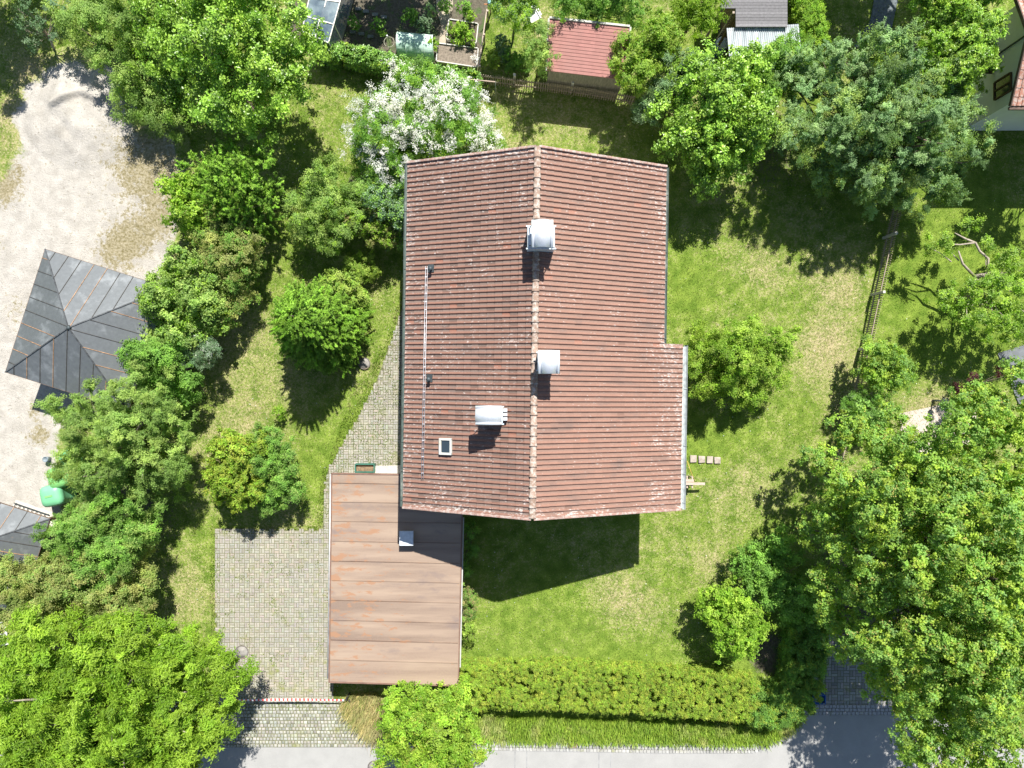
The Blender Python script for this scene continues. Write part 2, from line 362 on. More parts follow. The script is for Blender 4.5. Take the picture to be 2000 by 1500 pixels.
def manhole(px, py, r, label, mat=IRON, z=.04, g='round inspection covers'):
    c = P(px, py); t = thing('manhole_cover', c, label, 'manhole cover', g)
    mb = MB(); mb.lathe(c+np.array([0, 0, z]), [(r*.86, 0), (r*.86, .012), (r, .016), (r, 0)], 28); mb.build('frame', mat, t)
    mb = MB(); mb.lathe(c+np.array([0, 0, z]), [(r*.84, -.01), (r*.84, .01), (0.01, .012)], 28)
    for k in range(-3, 4): mb.box((c[0]+k*r*.2, c[1], z+.013), (.02, r*1.1*math.sqrt(max(.1, 1-(k*.2)**2)), .006))
    mb.build('lid', simple('cover_concrete', (.25, .235, .215), .9, var=.25, sc=7, dirt=(.15, .13, .1)), t)
manhole(473, 1273, .34, 'round manhole cover in the block paved driveway')
manhole(712, 710, .30, 'round rusty brown cover in the lawn beside the conical conifer', z=.05)
manhole(731, 1498, .33, 'round manhole cover in the road at the bottom edge', z=.012)
c = P(1118, 1451); t = thing('drain_grate', c, 'rectangular rusty drain grate in the gutter of the road', 'drain grate')
mb = MB()
for a, b, l, w_ in ((0, -.18, .42, .04), (0, .18, .42, .04), (-.2, 0, .04, .4), (.2, 0, .04, .4)): mb.box((c[0]+a, c[1]+b, .065), (l, w_, .03))
mb.build('frame', simple('rusty_iron', (.23, .15, .11), .8, var=.3), t)
mb = MB()
for k in range(-4, 5): mb.box((c[0]+k*.04, c[1], .06), (.018, .32, .03))
mb.build('slats', simple('rusty_iron_slat', (.25, .17, .13), .8, var=.3), t)
# ------------------------------------------------------------------ the house
OX, OY = .78, -5.15; RA = math.radians(-.8)
ex = np.array([math.cos(RA), math.sin(RA)]); ey = np.array([-math.sin(RA), math.cos(RA)])
ZR, SL = 8.0, 2.3/5.42                   # ridge height, slope
def hw(u, v, z=0.): return np.array([OX+u*ex[0]+v*ey[0], OY+u*ex[1]+v*ey[1], z])
LR, UL, UR, UX, VX = 14.22, -5.31, 5.44, 6.36, 6.82
house = thing('house', hw(0, LR/2), 'large detached house with weathered red tiled gable roof in the middle', 'house')
def lich(m, o):
    s = (1, 1, 1)
    ed = m.attr('lich', 'Fac')
    n = m.noise(11., (.6, 1.3, 1), 6, .7); n2 = m.noise(1.0, det=4)
    f = m.math('ADD', n, m.math('ADD', m.math('MULTIPLY', m.math('SUBTRACT', n2, .5), .35), m.math('MULTIPLY', ed, .11)))
    o = m.mix(m.math('MULTIPLY', m.ramp(f, .64, .72), .75), o, (.50, .46, .43))
    d = m.math('ADD', m.noise(1.4, (.35, 1.6, 1), 5, .6), 0.)
    return m.mix(m.math('MULTIPLY', m.ramp(d, .54, .72), .55), o, (.12, .095, .085))
TILE = tinted('clay_tile', .8, .25, fine=30, amp=.16, bump=.25, extra=lich)
NR = 70; RW = LR/NR
def tiles(name, side, uend, v0, v1, pan, roll, parent, dark=.0):
    ncol = int(round((v1-v0)/RW)); e = .305*1.0; ns = 7
    prof_t = np.array([0, .05, .16, .30, .42, .52, .78]); prof_h = np.array([.0, .040, .058, .046, .018, .002, -.004])
    vs_ = []; hs = []; fc = []
    for c_ in range(ncol):
        for k in range(ns): vs_.append(v0+(c_+prof_t[k])*RW); hs.append(prof_h[k]); fc.append((c_, k))
    vs_.append(v0+ncol*RW); hs.append(0.); vs_ = np.array(vs_); hs = np.array(hs)
    nco = int(math.ceil((abs(uend)-.05)/e)); rows = []
    for k in range(nco):
        d0 = .05+k*e; d1 = min(.05+(k+1)*e, abs(uend)); rows.append((d0, 0., k)); rows.append((d1, .034, k))
    nv = len(vs_); V = []; Fc = []; T = []; Lc = []
    rt = rng.random((ncol, nco)); jit = rng.normal(0, .003, (ncol+1, nco)); bigd = np.array([[vnoise(np.array(c_*.16+side*9), np.array(k*.3)) for k in range(nco)] for c_ in range(ncol)])
    cidx = np.array([f[0] for f in fc]+[ncol])
    for d, off, k in rows:
        P_ = np.stack([OX+side*d*ex[0]+vs_*ey[0], OY+side*d*ex[1]+vs_*ey[1], ZR-.03-SL*d+hs+off+jit[cidx, k]], 1); V.append(P_)
    V = np.concatenate(V)
    for ri in range(len(rows)-1):
        k = rows[ri][2]; step = ri % 2 == 1
        for c_ in range(nv-1):
            a = ri*nv+c_; q = (a, a+1, a+1+nv, a+nv); Fc.append(q if side < 0 else q[::-1])
            col_, seg = fc[c_]; r_ = rt[col_, k]; base = roll if seg < 5 else pan
            s = .96+.08*r_
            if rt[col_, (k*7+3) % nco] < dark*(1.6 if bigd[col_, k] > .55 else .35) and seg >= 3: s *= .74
            if step and side > 0 and rt[col_, (k*5+1) % nco] < .55 and seg >= 4: T.append((.50, .44, .40)); continue  # pale east step faces: sunlit edges and lichen flecks painted in
            T.append(tuple(x*s*(1.0 if not step else .40) for x in base) if r_ < .99 else (roll[0]*1.12, roll[1]*1.06, roll[2]*1.03))  # remaining step faces darkened: joint shade put into the tint
    nrow = len(rows); dd_ = np.array([r[0] for r in rows]); em = np.clip((dd_-abs(uend)+1.1)/1.1, 0, 1)
    vv = np.clip((np.abs(vs_-LR/2)-(LR/2-.45))/.3, 0, 1)
    L_ = np.maximum(np.maximum(em[:, None]*.9, vv[None, :]*1.0), .38 if side < 0 else .2); L_ = L_+.35*np.clip(vs_/LR-.45, 0, 1)[None, :]
    me = raw_mesh(name, V-wloc(parent), np.array(Fc), tint=np.array(T), smooth=False, attrs={'lich': L_.ravel()})
    return link(name, me, TILE, parent)
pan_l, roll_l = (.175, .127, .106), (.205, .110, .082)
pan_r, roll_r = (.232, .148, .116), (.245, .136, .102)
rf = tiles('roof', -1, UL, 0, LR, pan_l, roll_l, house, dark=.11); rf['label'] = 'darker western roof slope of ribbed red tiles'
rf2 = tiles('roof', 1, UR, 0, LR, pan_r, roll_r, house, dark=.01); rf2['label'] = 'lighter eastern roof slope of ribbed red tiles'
# deepened part of the east slope
rf3 = None
def ext_tiles():
    # three more short courses beyond the eave
    ncol = int(round(VX/RW)); v1 = ncol*RW; V = []; Fc = []; T = []
    prof_t = [0, .05, .16, .30, .42, .52, .78]; prof_h = [.0, .040, .058, .046, .018, .002, -.004]
    vv = np.array([(c_+t)*RW for c_ in range(ncol) for t in prof_t]+[v1]); hh = np.array(prof_h*ncol+[0.]); rows = []
    for k in range(3): rows += [(UR+k*.305, 0), (min(UR+(k+1)*.305, UX-.05), .034)]
    for d, off in rows: V.append(np.stack([OX+d*ex[0]+vv*ey[0], OY+d*ex[1]+vv*ey[1], ZR-.03-SL*d+hh+off], 1))
    nv = len(vv)
    for ri in range(len(rows)-1):
        for c_ in range(nv-1):
            a = ri*nv+c_; Fc.append((a+nv, a+nv+1, a+1, a)); s = R.uniform(.9, 1.12)*(.45 if ri % 2 else 1); b = roll_r if c_ % 7 < 4 else pan_r; T.append([x*s for x in b])  # step faces darker here too, shade painted into the tint
    n = len(rows)*nv
    return link('roof_extension', raw_mesh('roof_extension', np.concatenate(V)-wloc(house), np.array(Fc), tint=np.array(T), attrs={'lich': np.full(n, .8)}), TILE, house)
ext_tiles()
# roof body under the tiles, ridge caps, verges, gutters
WOODB = simple('dark_stained_board', (.10, .06, .04), .7, sc=6, scale=(1, 6, 1))
mb = MB()
for s, u1, va, vb in ((-1, UL, .06, LR-.06), (1, UR, .06, LR-.06), (1, UX-.06, .06, VX-.06)):
    a = abs(u1)-.05; s0 = .1 if va < 1 and u1 != UX-.06 else UR-.05
    pts = [hw(s*s0, va), hw(s*a, va), hw(s*a, vb), hw(s*s0, vb)]
    zt = [ZR-.075-SL*s0, ZR-.075-SL*a, ZR-.075-SL*a, ZR-.075-SL*s0]
    mb.prism([p[:2] for p in pts], [z-.14 for z in zt], zt)
mb.build('roof_deck', WOODB, house)
mb = MB(); n = 36
for k in range(n):
    v0 = k*LR/n; v1 = (k+1)*LR/n+.03; sh = R.uniform(.82, 1.15); col = (.245*sh, .17*sh, .13*sh); V = []; fr = []
    for v, r, dz in ((v0, .150, 0), (v0+.05, .150, 0), (v0+.052, .130, 0), (v1, .118, -.006)):
        for a in range(9): th = math.pi*a/8; V.append(hw(-math.cos(th)*r, v, ZR-.02+dz+math.sin(th)*r*.72))
    for i in range(3):
        for a in range(8): fr.append((i*9+a, i*9+a+1, i*9+a+10, i*9+a+9))
    fr.append(tuple(range(8, -1, -1))); mb.add(V, fr, col, True)
def lich2(m, o): return m.mix(m.math('MULTIPLY', m.ramp(m.noise(7., det=6, rough=.75), .46, .60), .75), o, (.46, .43, .39))
mb.build('ridge_cap', tinted('ridge_tile', .85, .2, fine=20, amp=.2, extra=lich2), house)
VERGE = tinted('verge_tile', .85, .2, fine=20, amp=.2, extra=lich2)
for vpos, sg in ((0., -1), (LR, 1)):
    mb = MB()
    for side, ue in ((-1, abs(UL)), (1, abs(UX)-.06 if sg < 0 else UR)):
        d = .05
        while d < ue-.05:
            d1 = min(d+.30, ue); s = R.uniform(.85, 1.2); z0, z1 = ZR-SL*d, ZR-SL*d1
            a = hw(side*d, vpos+sg*.03, z0+.03); b = hw(side*(d1+.02), vpos+sg*.03, z1+.045)
            mb.bar(a, b, .10, .07, (.30*s, .185*s, .15*s)); d = d1
    o = mb.build('verge', VERGE, house, bevel=.02)
COPPER = simple('green_gutter', (.06, .085, .075), .55, .0, sc=4, spec=.5, var=.35, dirt=(.22, .24, .21))
def gutter(u, v0, v1, z, r=.065, mat=COPPER):
    mb = MB(); V = []; fr = []; N = 9
    for v in (v0, v1):
        for rr in (r, r-.012):
            for a in range(N): th = math.pi*a/(N-1); V.append(hw(u-math.cos(th)*rr, v, z-math.sin(th)*rr))
    for a in range(N-1): fr += [(a, a+1, 2*N+a+1, 2*N+a), (N+a, 3*N+a, 3*N+a+1, N+a+1)]
    fr += [(0, 2*N, 3*N, N), (N-1, 2*N-1, 4*N-1, 3*N-1)]
    for base in (0, 2*N): fr.append(tuple(base+a for a in range(N)))
    mb.add(V, fr)
    for k in range(int((v1-v0)/1.2)):
        vv = v0+.3+k*1.2; mb.bar(hw(u-r, vv, z+.004), hw(u+r, vv, z+.004), .02, .008)
    return mb.build('gutter', mat, house)
zl = ZR-SL*abs(UL)
gutter(UL-.05, -.02, LR+.02, zl-.05, .07)
gutter(UR+.05, VX, LR+.02, ZR-SL*UR-.05, .06)
gutter(UX+.10, -.05, VX+.05, ZR-SL*UX-.06, .08, simple('weathered_zinc', (.33, .36, .36), .5, .3, sc=4, var=.3))
# pale corrugated strip along the extension eave
mb = MB(); nn = 96; V = []; Fc = []
for i in range(nn+1):
    v = i/nn*(VX-.02); hgt = .015*math.sin(i/nn*(VX/.21)*2*math.pi)
    V += [hw(UX-.16, v, ZR-.055-SL*(UX-.16)+hgt), hw(UX+.05, v, ZR-.065-SL*(UX+.05)+hgt)]
for i in range(nn): Fc.append((2*i, 2*i+1, 2*i+3, 2*i+2))
mb.add(V, Fc, smooth=True); mb.build('eave_flashing', simple('pale_sheet', (.50, .56, .52), .5, .1, sc=5, var=.2, dirt=(.3, .32, .3)), house)
# walls
WALL = simple('cream_render', (.62, .58, .50), .9, var=.06, sc=1.5, bump=.1)
u0, u1, v0, v1 = -4.55, 4.65, .95, 13.35
mb = MB()
def zroof(u): return ZR-.24-SL*abs(u)
for v_a, v_b in ((v0, v0+.3), (v1-.3, v1)):
    p = [hw(u0, v_a), hw(u1, v_a), hw(u1, v_b), hw(u0, v_b)]
    c_a, c_b = hw(0, v_a, zroof(0)), hw(0, v_b, zroof(0))
    V = [(*p[0][:2], -.1), (*p[1][:2], -.1), (*p[2][:2], -.1), (*p[3][:2], -.1), (*p[0][:2], zroof(u0)), (*p[1][:2], zroof(u1)), (*p[2][:2], zroof(u1)), (*p[3][:2], zroof(u0)), c_a, c_b]
    mb.add(V, [(0, 1, 5, 8, 4), (2, 3, 7, 9, 6), (1, 2, 6, 5), (3, 0, 4, 7), (4, 8, 9, 7), (8, 5, 6, 9), (3, 2, 1, 0)])
for ua in (u0, u1-.3): mb.prism([hw(ua, v0+.302)[:2], hw(ua+.3, v0+.302)[:2], hw(ua+.3, v1-.302)[:2], hw(ua, v1-.302)[:2]], -.1, min(zroof(ua), zroof(ua+.3)))
mb.prism([hw(u1+.002, 1.2)[:2], hw(5.6, 1.2)[:2], hw(5.6, 6.3)[:2], hw(u1+.002, 6.3)[:2]], -.1, [ZR-.26-SL*u1, ZR-.26-SL*5.6, ZR-.26-SL*5.6, ZR-.26-SL*u1])
mb.build('wall', WALL, house)
GLASS = M('window_glass', .08, .8).col((.02, .03, .04)).m
FRAME = simple('white_frame', (.75, .75, .72), .4, var=.05)
def window(parent, a, b, z0_, z1_, out, fr_mat=FRAME, name='window'):
    """between plan points a,b on a wall whose outward direction is out"""
    a = np.array(a[:2]); b = np.array(b[:2]); out = np.array(out[:2]); t = (b-a)/np.linalg.norm(b-a)
    c = lambda p, z, d: (p[0]+out[0]*d, p[1]+out[1]*d, z); mb = MB()
    for z in (z0_, z1_): mb.bar(c(a, z, .03), c(b, z, .03), .08, .07)
    for p in (a, b, (a+b)/2): mb.bar(c(p, z0_+.036, .03), c(p, z1_-.036, .03), .08, .07)
    w_ = mb.build(name, fr_mat, parent); mb = MB(); mb.bar(c(a+t*.03, (z0_+z1_)/2, .015), c(b-t*.03, (z0_+z1_)/2, .015), .02, z1_-z0_-.08); mb.build('pane', GLASS, w_)
for vv in (2.2, 5.2, 8.2, 11.): window(house, hw(u0, vv), hw(u0, vv+1.1), 1.0, 2.2, -ex); window(house, hw(u0, vv), hw(u0, vv+1.1), 3.7, 4.9, -ex)
for vv in (7.4, 9.6, 11.6): window(house, hw(u1, vv), hw(u1, vv+1.1), 1.0, 2.2, ex); window(house, hw(u1, vv), hw(u1, vv+1.1), 3.7, 4.9, ex)
for uu in (-1.4, .4, 2.6): window(house, hw(uu, v0), hw(uu+1.1, v0), 1.0, 2.2, -ey); window(house, hw(uu, v0), hw(uu+1.1, v0), 3.7, 4.9, -ey)
for uu in (-3, -.5, 2.): window(house, hw(uu, v1), hw(uu+1.2, v1), 1.0, 2.2, ey); window(house, hw(uu, v1), hw(uu+1.2, v1), 3.7, 4.9, ey)
# chimneys: clad stack, crown slab, arched sheet hood on four legs
ZINC = M('bright_sheet_metal', .35, .5, .35); ZINC.col(ZINC.mix(ZINC.ramp(ZINC.noise(5, det=4), .3, .7), (.60, .63, .66), (.72, .74, .77))); ZINC = ZINC.m
CLAD = simple('pale_clad_sheet', (.50, .57, .62), .5, .15, sc=4, var=.12, dirt=(.52, .47, .36), dsc=1.6)
DARKM = simple('dark_flashing', (.06, .075, .08), .5, .2)
def chimney(label, cx, cy, zb, ztop, size, hood, zh, alongx=False, pots=False, shift=(0, 0)):
    ch = MB(); sx, sy = size
    ch.box((cx, cy, (zb+ztop)/2), (sx, sy, ztop-zb)); st = ch.build('chimney', CLAD, house, bevel=.012); st['label'] = label
    mb = MB()
    mb.bar((cx-sx/2-.05, cy+sy/2+.03, ztop-.06), (cx+sx/2+.05, cy+sy/2+.03, ztop-.06), .05, .05); mb.bar((cx-sx/2-.05, cy-sy/2-.03, ztop-.06), (cx+sx/2+.05, cy-sy/2-.03, ztop-.06), .05, .05)
    mb.box((cx, cy, ztop+.022), (sx*.86, sy*.9, .04)); mb.build('crown', CLAD, st)
    hx, hy = hood; hcx, hcy = cx+shift[0], cy+shift[1]; L = hy if not alongx else hx; W = hx if not alongx else hy
    prof = []
    for i in range(29):
        t = -1+2*i/28; a = abs(t)
        z = (.14*math.cos(a/.72*math.pi/2)**.8 if a < .72 else 0)-(.035*math.sin((a-.72)/.28*math.pi)*-1 if a >= .72 else 0)
        prof.append((t*W/2, z))
    mb = MB(); V = []; Fc = []; N = len(prof)
    for e_ in (-L/2, L/2):
        for off in (0, -.015):
            for p, z in prof: V.append((hcx+(e_ if alongx else p), hcy+(p if alongx else e_), zh+z+off))
    for i in range(N-1): Fc += [(i, i+1, 2*N+i+1, 2*N+i), (N+i, 3*N+i, 3*N+i+1, N+i+1), (i, N+i, N+i+1, i+1), (2*N+i, 2*N+i+1, 3*N+i+1, 3*N+i)]
    mb.add(V, Fc, smooth=True); mb.build('hood', ZINC, st)
    for a in (-1, 1):
        for b in (-1, 1): mb = MB(); mb.bar((cx+a*(sx/2-.07), cy+b*(sy/2-.07), ztop), (hcx+a*(W/2 if not alongx else L/2)*.82, hcy+b*(L/2 if not alongx else W/2)*.82, zh-.01), .03, .02); mb.build('hood_leg', DARKM, st)
    for k in (-1, 0, 1): mb = MB(); mb.lathe((cx+(0 if not alongx else 0), cy+k*sy*.27, ztop+.03), [(.09, 0), (.09, .16), (.075, .17), (.075, .05)], 14); mb.build('flue_pot', simple('fired_clay', (.32, .16, .1), .8), st)
    mb = MB(); mb.prism([(cx-sx/2-.12, cy-sy/2-.14), (cx+sx/2+.12, cy-sy/2-.14), (cx+sx/2+.12, cy+sy/2+.14), (cx-sx/2-.12, cy+sy/2+.14)], [ZR+.03-SL*abs(max(-9, q)) -.1 for q in (cx-sx/2-.12-.95, cx+sx/2+.12-.95, cx+sx/2+.12-.95, cx-sx/2-.12-.95)], [ZR+.08-SL*abs(q) for q in (cx-sx/2-.12-.95, cx+sx/2+.12-.95, cx+sx/2+.12-.95, cx-sx/2-.12-.95)])
    if pots:
        mb2 = MB()
        for k in (-1, 0, 1): mb2.box((cx+sx/2+.09, cy+k*.17+.02, ZR-SL*.9+.12), (.16, .12, .24))
        mb2.build('side_flashing', ZINC, st)
    return st
a = P(1057, 463, 8.75); chimney('broad chimney astride the ridge, hood stripes running north to south', a[0], a[1], 7.1, 8.75, (1.02, .78), (.80, 1.0), 9.35, shift=(.02, .0))
a = P(1062, 706, 8.55); chimney('chimney just east of the ridge with a nearly square hood', a[0]+.08, a[1], 7.1, 8.6, (.62, .62), (.80, .86), 9.2, shift=(.08, -.04))
a = P(957, 812, 8.0); chimney('chimney on the western slope with its hood turned across', a[0]+.1, a[1]+.02, 6.5, 8.2, (.78, .60), (.98, .72), 8.75, alongx=True, pots=True, shift=(-.13, .03))
# roof window
def onroof(px, py, dz=0.):
    z = 6.8
    for _ in range(12):
        p = P(px, py, z); u = (p[0]-OX)*ex[0]+(p[1]-OY)*ex[1]; z = ZR-SL*abs(u)+dz
    return P(px, py, z)
c = onroof(871, 872, .07); tn = np.array([1, 0, SL]); tn /= np.linalg.norm(tn); M3 = np.array([tn, (0, 1, 0), np.cross(tn, (0, 1, 0))]).T
def rb(mb, du, dv, dw, su, sv, sw): q = c+M3@np.array([du, dv, dw]); mb.box(q, (su, sv, sw), M3=M3)
mb = MB(); rb(mb, -.24, 0, .03, .10, .66, .10); rb(mb, .24, 0, .03, .08, .66, .10); rb(mb, 0, .29, .035, .56, .09, .10); rb(mb, 0, -.29, .035, .56, .09, .10)
sk = mb.build('skylight', simple('pale_roof_window_frame', (.50, .50, .46), .5, var=.12, dirt=(.4, .3, .16)), house, bevel=.01)
mb = MB(); rb(mb, .0, 0, .02, .40, .50, .03); mb.build('pane', M('skylight_glass', .05, .9).col((.03, .045, .055)).m, sk)
# snow guard rails along the western slope
mb = MB(); A_, B_ = onroof(833, 520, .17), onroof(825, 935, .17)
for d in (-.035, .035): mb.tube([A_+np.array([d, 0, 0]), B_+np.array([d, 0, 0])], .011, 6)
for k in range(26):
    q = A_+(B_-A_)*(k+.3)/26.; mb.bar(q+np.array([-.05, 0, 0]), q+np.array([.05, 0, 0]), .02, .02); mb.bar(q, q-np.array([0, 0, .16]), .018, .018)
mb.build('snow_guard', simple('galvanised_rail', (.62, .62, .64), .4, .4), house)
for px, py, top in ((842, 527, 0), (839, 741, 1)):
    q = onroof(px, py, 0.); mb = MB(); mb.lathe(q-np.array([0, 0, .05]), [(.055, 0), (.055, .38), (.085, .385), (.085, .43), (.0, .44)], 14)
    mb.box(q+np.array([0, .05, .03]), (.26, .32, .05), M3=M3); mb.build('vent_pipe', DARKM, house)
# ------------------------------------------------------------------ garage
def rust(m, o):
    a = m.noise(1.3, (1, 2.6, 1), 7, .68); b = m.noise(.9, (.22, 2.2, 1), 5, .6); pos = m.n('SeparateXYZ', 0, i0=m.co((1, 1, 1)))
    left = m.ramp(pos, 1.6, -2.6)
    f = m.math('ADD', a, m.math('MULTIPLY', left, .13))
    o = m.mix(m.ramp(b, .35, .65), o, (.32, .24, .18))
    o = m.mix(m.math('MULTIPLY', m.ramp(m.noise(1.0, (.5, 1, 1), 6, .6), .56, .68), .7), o, (.175, .135, .125))
    o = m.mix(m.math('MULTIPLY', m.ramp(f, .64, .70), .85), o,  (.30, .165, .095))
    return m.mix(m.math('MULTIPLY', m.ramp(m.noise(4.5, det=6, rough=.75), .70, .74), .6), o, (.5, .47, .45))
GRM = tinted('brown_sheet_roof', .55, .35, fine=12, amp=.07, bump=.05, extra=rust)
GZ = 2.4
gc = [P(649, 926, GZ), P(903, 930, GZ), P(894, 1338, GZ), P(644, 1331, GZ)]
gar = thing('garage', (*((gc[0]+gc[2])/2)[:2], 0), 'flat roofed garage with rusty brown sheet roof below the house', 'garage')
def gq(s, t): # s left-right, t top-bottom
    return gc[0]*(1-s)*(1-t)+gc[1]*s*(1-t)+gc[2]*s*t+gc[3]*(1-s)*t
mb = MB(); ts = [0]+[(y-927)/407. for y in (944, 981, 1019, 1058, 1097, 1135, 1174, 1213, 1252, 1291)]+[1]
for i in range(len(ts)-1):
    q = [gq(0, ts[i]), gq(1, ts[i]), gq(1, ts[i+1]), gq(0, ts[i+1])]; s = R.uniform(.92, 1.1)
    mb.prism([p[:2] for p in q], GZ-.16+R.uniform(-.003, .003), GZ+R.uniform(-.006, .006), (.225*s, .163*s, .125*s))
for t_ in ts[1:-1]: a, b = gq(.005, t_), gq(.995, t_); mb.bar(a+np.array([0, 0, .012]), b+np.array([0, 0, .012]), .022, .035, (.13, .075, .05))
mb.build('roof', GRM, gar)
mb = MB()
for s0, s1, t0_, t1_ in ((0, 1, 0, 0), (1, 1, 0, 1), (1, 0, 1, 1), (0, 0, 1, 0)):
    a, b = gq(s0, t0_), gq(s1, t1_); d = (b-a)/np.linalg.norm(b-a); o_ = np.array([-d[1], d[0], 0])*.03
    mb.bar(a+o_-d*.04-np.array([0, 0, .06]), b+o_+d*.04-np.array([0, 0, .06]), .05, .18)
mb.build('roof_edge', simple('brown_edge_sheet', (.20, .12, .09), .6, var=.25, sc=3), gar)
mb = MB()
ins = lambda s, t: gq(.035+.93*s, .03+.94*t)[:2]
mb.prism([ins(0, 0), ins(1, .0), ins(1, 1), ins(0, 1)], -.05, GZ-.18); mb.build('wall', WALL, gar)
mb = MB(); a, b = gq(0, .0)+np.array([-.11, 0, -.12]), gq(0, .99)+np.array([-.11, 0, -.12]); mb.tube([a, b], .045, 8); mb.build('gutter', simple('zinc_gutter', (.45, .46, .46), .45, .4), gar)
mb = MB(); a, b = gq(1, .20)+np.array([.09, 0, -.14]), gq(1, .92)+np.array([.09, 0, -.14]); mb.bar(a, b, .05, .05); mb.build('edge_strip', simple('white_edge_strip', (.42, .42, .40), .6, var=.15), gar)
mb = MB(); a, b = ins(.06, 1), ins(.94, 1); mb.bar((a[0], a[1]-.02, 1.03), (b[0], b[1]-.02, 1.03), .05, 2.0); dr = mb.build('door', simple('brown_garage_door', (.16, .09, .05), .6, scale=(8, 1, 1), sc=2), gar)
mb = MB(); m_ = (a+b)/2; mb.bar((m_[0]-.08, m_[1]-.07, 1.05), (m_[0]+.08, m_[1]-.07, 1.05), .03, .03); mb.build('handle', DARKM, dr)
vb = P(794, 1051, 2.95); mb = MB(); mb.box((vb[0], vb[1], 2.70), (.50, .50, .56)); vt = mb.build('roof_vent', simple('steel_vent_side', (.42, .43, .44), .5, .3), gar, bevel=.01)
mb = MB(); mb.box((vb[0], vb[1], 3.0), (.63, .66, .04)); mb.build('vent_cap', simple('pale_steel_lid', (.55, .59, .62), .45, .1, sc=6, var=.12), vt, bevel=.008)
# step and slab by the garage, planter
mb = MB(); mb.prism(PP([(732, 910), (786, 908), (786, 930), (728, 930)]), 0, .16); o = tag(mb.build('concrete_step', simple('bare_concrete', (.42, .40, .36), .9, var=.15, sc=5), bevel=.015), 'low concrete step between planter and house wall', 'step')
c = P(713, 914, .3); c[2] = .0; t = thing('planter', c+np.array([0, 0, .04]), 'dark green trough planter with withered plants behind the garage', 'planter')
mb = MB(); GR = simple('dark_green_plastic', (.03, .14, .10), .45, spec=.5)
for a, b, l, d in ((0, -.19, .96, .05), (0, .19, .96, .05), (-.46, 0, .05, .33), (.46, 0, .05, .33)): mb.box((c[0]+a, c[1]+b, .24), (l, d, .38))
mb.build('trough', GR, t, bevel=.01)
mb = MB(); mb.box((c[0], c[1], .17), (.86, .32, .2)); mb.build('soil', simple('potting_soil', (.19, .13, .08), .95, sc=12, var=.4), t)
# ------------------------------------------------------------------ things around the house
PLK = simple('bleached_plank', (.42, .34, .28), .85, sc=5, scale=(1, 9, 1))
for (a, b, lab) in (((1338, 944), (1377, 945), 'long bleached plank poking out from under the east eave'), ((1336, 937), (1355, 939), 'short bleached plank above the longer one at the east eave')):
    A_, B_ = P(*a, .75), P(*b, .62); mb = MB(); mb.bar(A_-np.array([.6, 0, -.05]), B_, .13, .035); t = tag(mb.build('wooden_plank', PLK, bevel=.006), lab, 'plank', 'planks under the east eave')
    t = None
mb = MB()
for px in (1342, 1352):
    q = P(px, 941, .6); mb.bar((q[0], q[1]-.2, 0.02), (q[0], q[1]-.2, .6), .06, .06); mb.bar((q[0], q[1]+.2, 0.02), (q[0], q[1]+.2, .6), .06, .06); mb.bar((q[0], q[1]-.3, .6), (q[0], q[1]+.3, .6), .07, .05)
tag(mb.build('trestle', PLK), 'low wooden trestle carrying the planks at the east eave', 'trestle')
mb = MB(); mb.tube([P(1342, 900, .6), P(1348, 918, .7), P(1357, 940, .55)], .02, 6); tag(mb.build('leaning_pole', simple('yellow_pole', (.45, .33, .08), .5)), 'thin yellow pole leaning beside the planks', 'pole')  # yellow pole, drawn as a slightly bent tube
# barrier: red and white chain between posts at the driveway mouth
bt = thing('barrier_chain', P(560, 1368, 0), 'red and white barrier tape strung across the driveway entrance', 'barrier')
WHT = simple('white_plastic', (.75, .75, .75), .5, var=.04)
A_, B_ = P(446, 1368, .75), P(672, 1367.5, .75); nb = 28; mb = MB(); V = []; Fc = []; T = []
for k in range(nb*2+1):
    t_ = k/(nb*2); q = A_+(B_-A_)*t_+np.array([0, 0, -.06*math.sin(math.pi*t_)]); tw_ = .25+.2*math.sin(t_*9); V += [q+np.array([0, math.cos(tw_)*.06, math.sin(tw_)*.05]), q-np.array([0, math.cos(tw_)*.06, math.sin(tw_)*.05])]
for k in range(nb*2): mb.add([V[2*k], V[2*k+1], V[2*k+3], V[2*k+2]], [(0, 1, 2, 3)], (.75, .75, .75) if (k//1) % 2 else (.62, .10, .08))
mb.build('tape', tinted('barrier_tape', .5, amp=.05, bump=0), bt)
for q in (P(446, 1368, .8), P(676, 1367, .8)):
    mb = MB(); mb.bar((q[0], q[1], 0), (q[0], q[1], .82), .06, .06); mb.build('post', simple('dark_post', (.05, .05, .05), .6), bt)
q = P(684, 1368, 0); mb = MB(); mb.bar(q, q+np.array([.12, .32, .75]), .09, .05); tag(mb.build('leaning_board', simple('dark_board', (.05, .04, .035), .7)), 'short dark board leaning in the tall grass by the barrier', 'board')
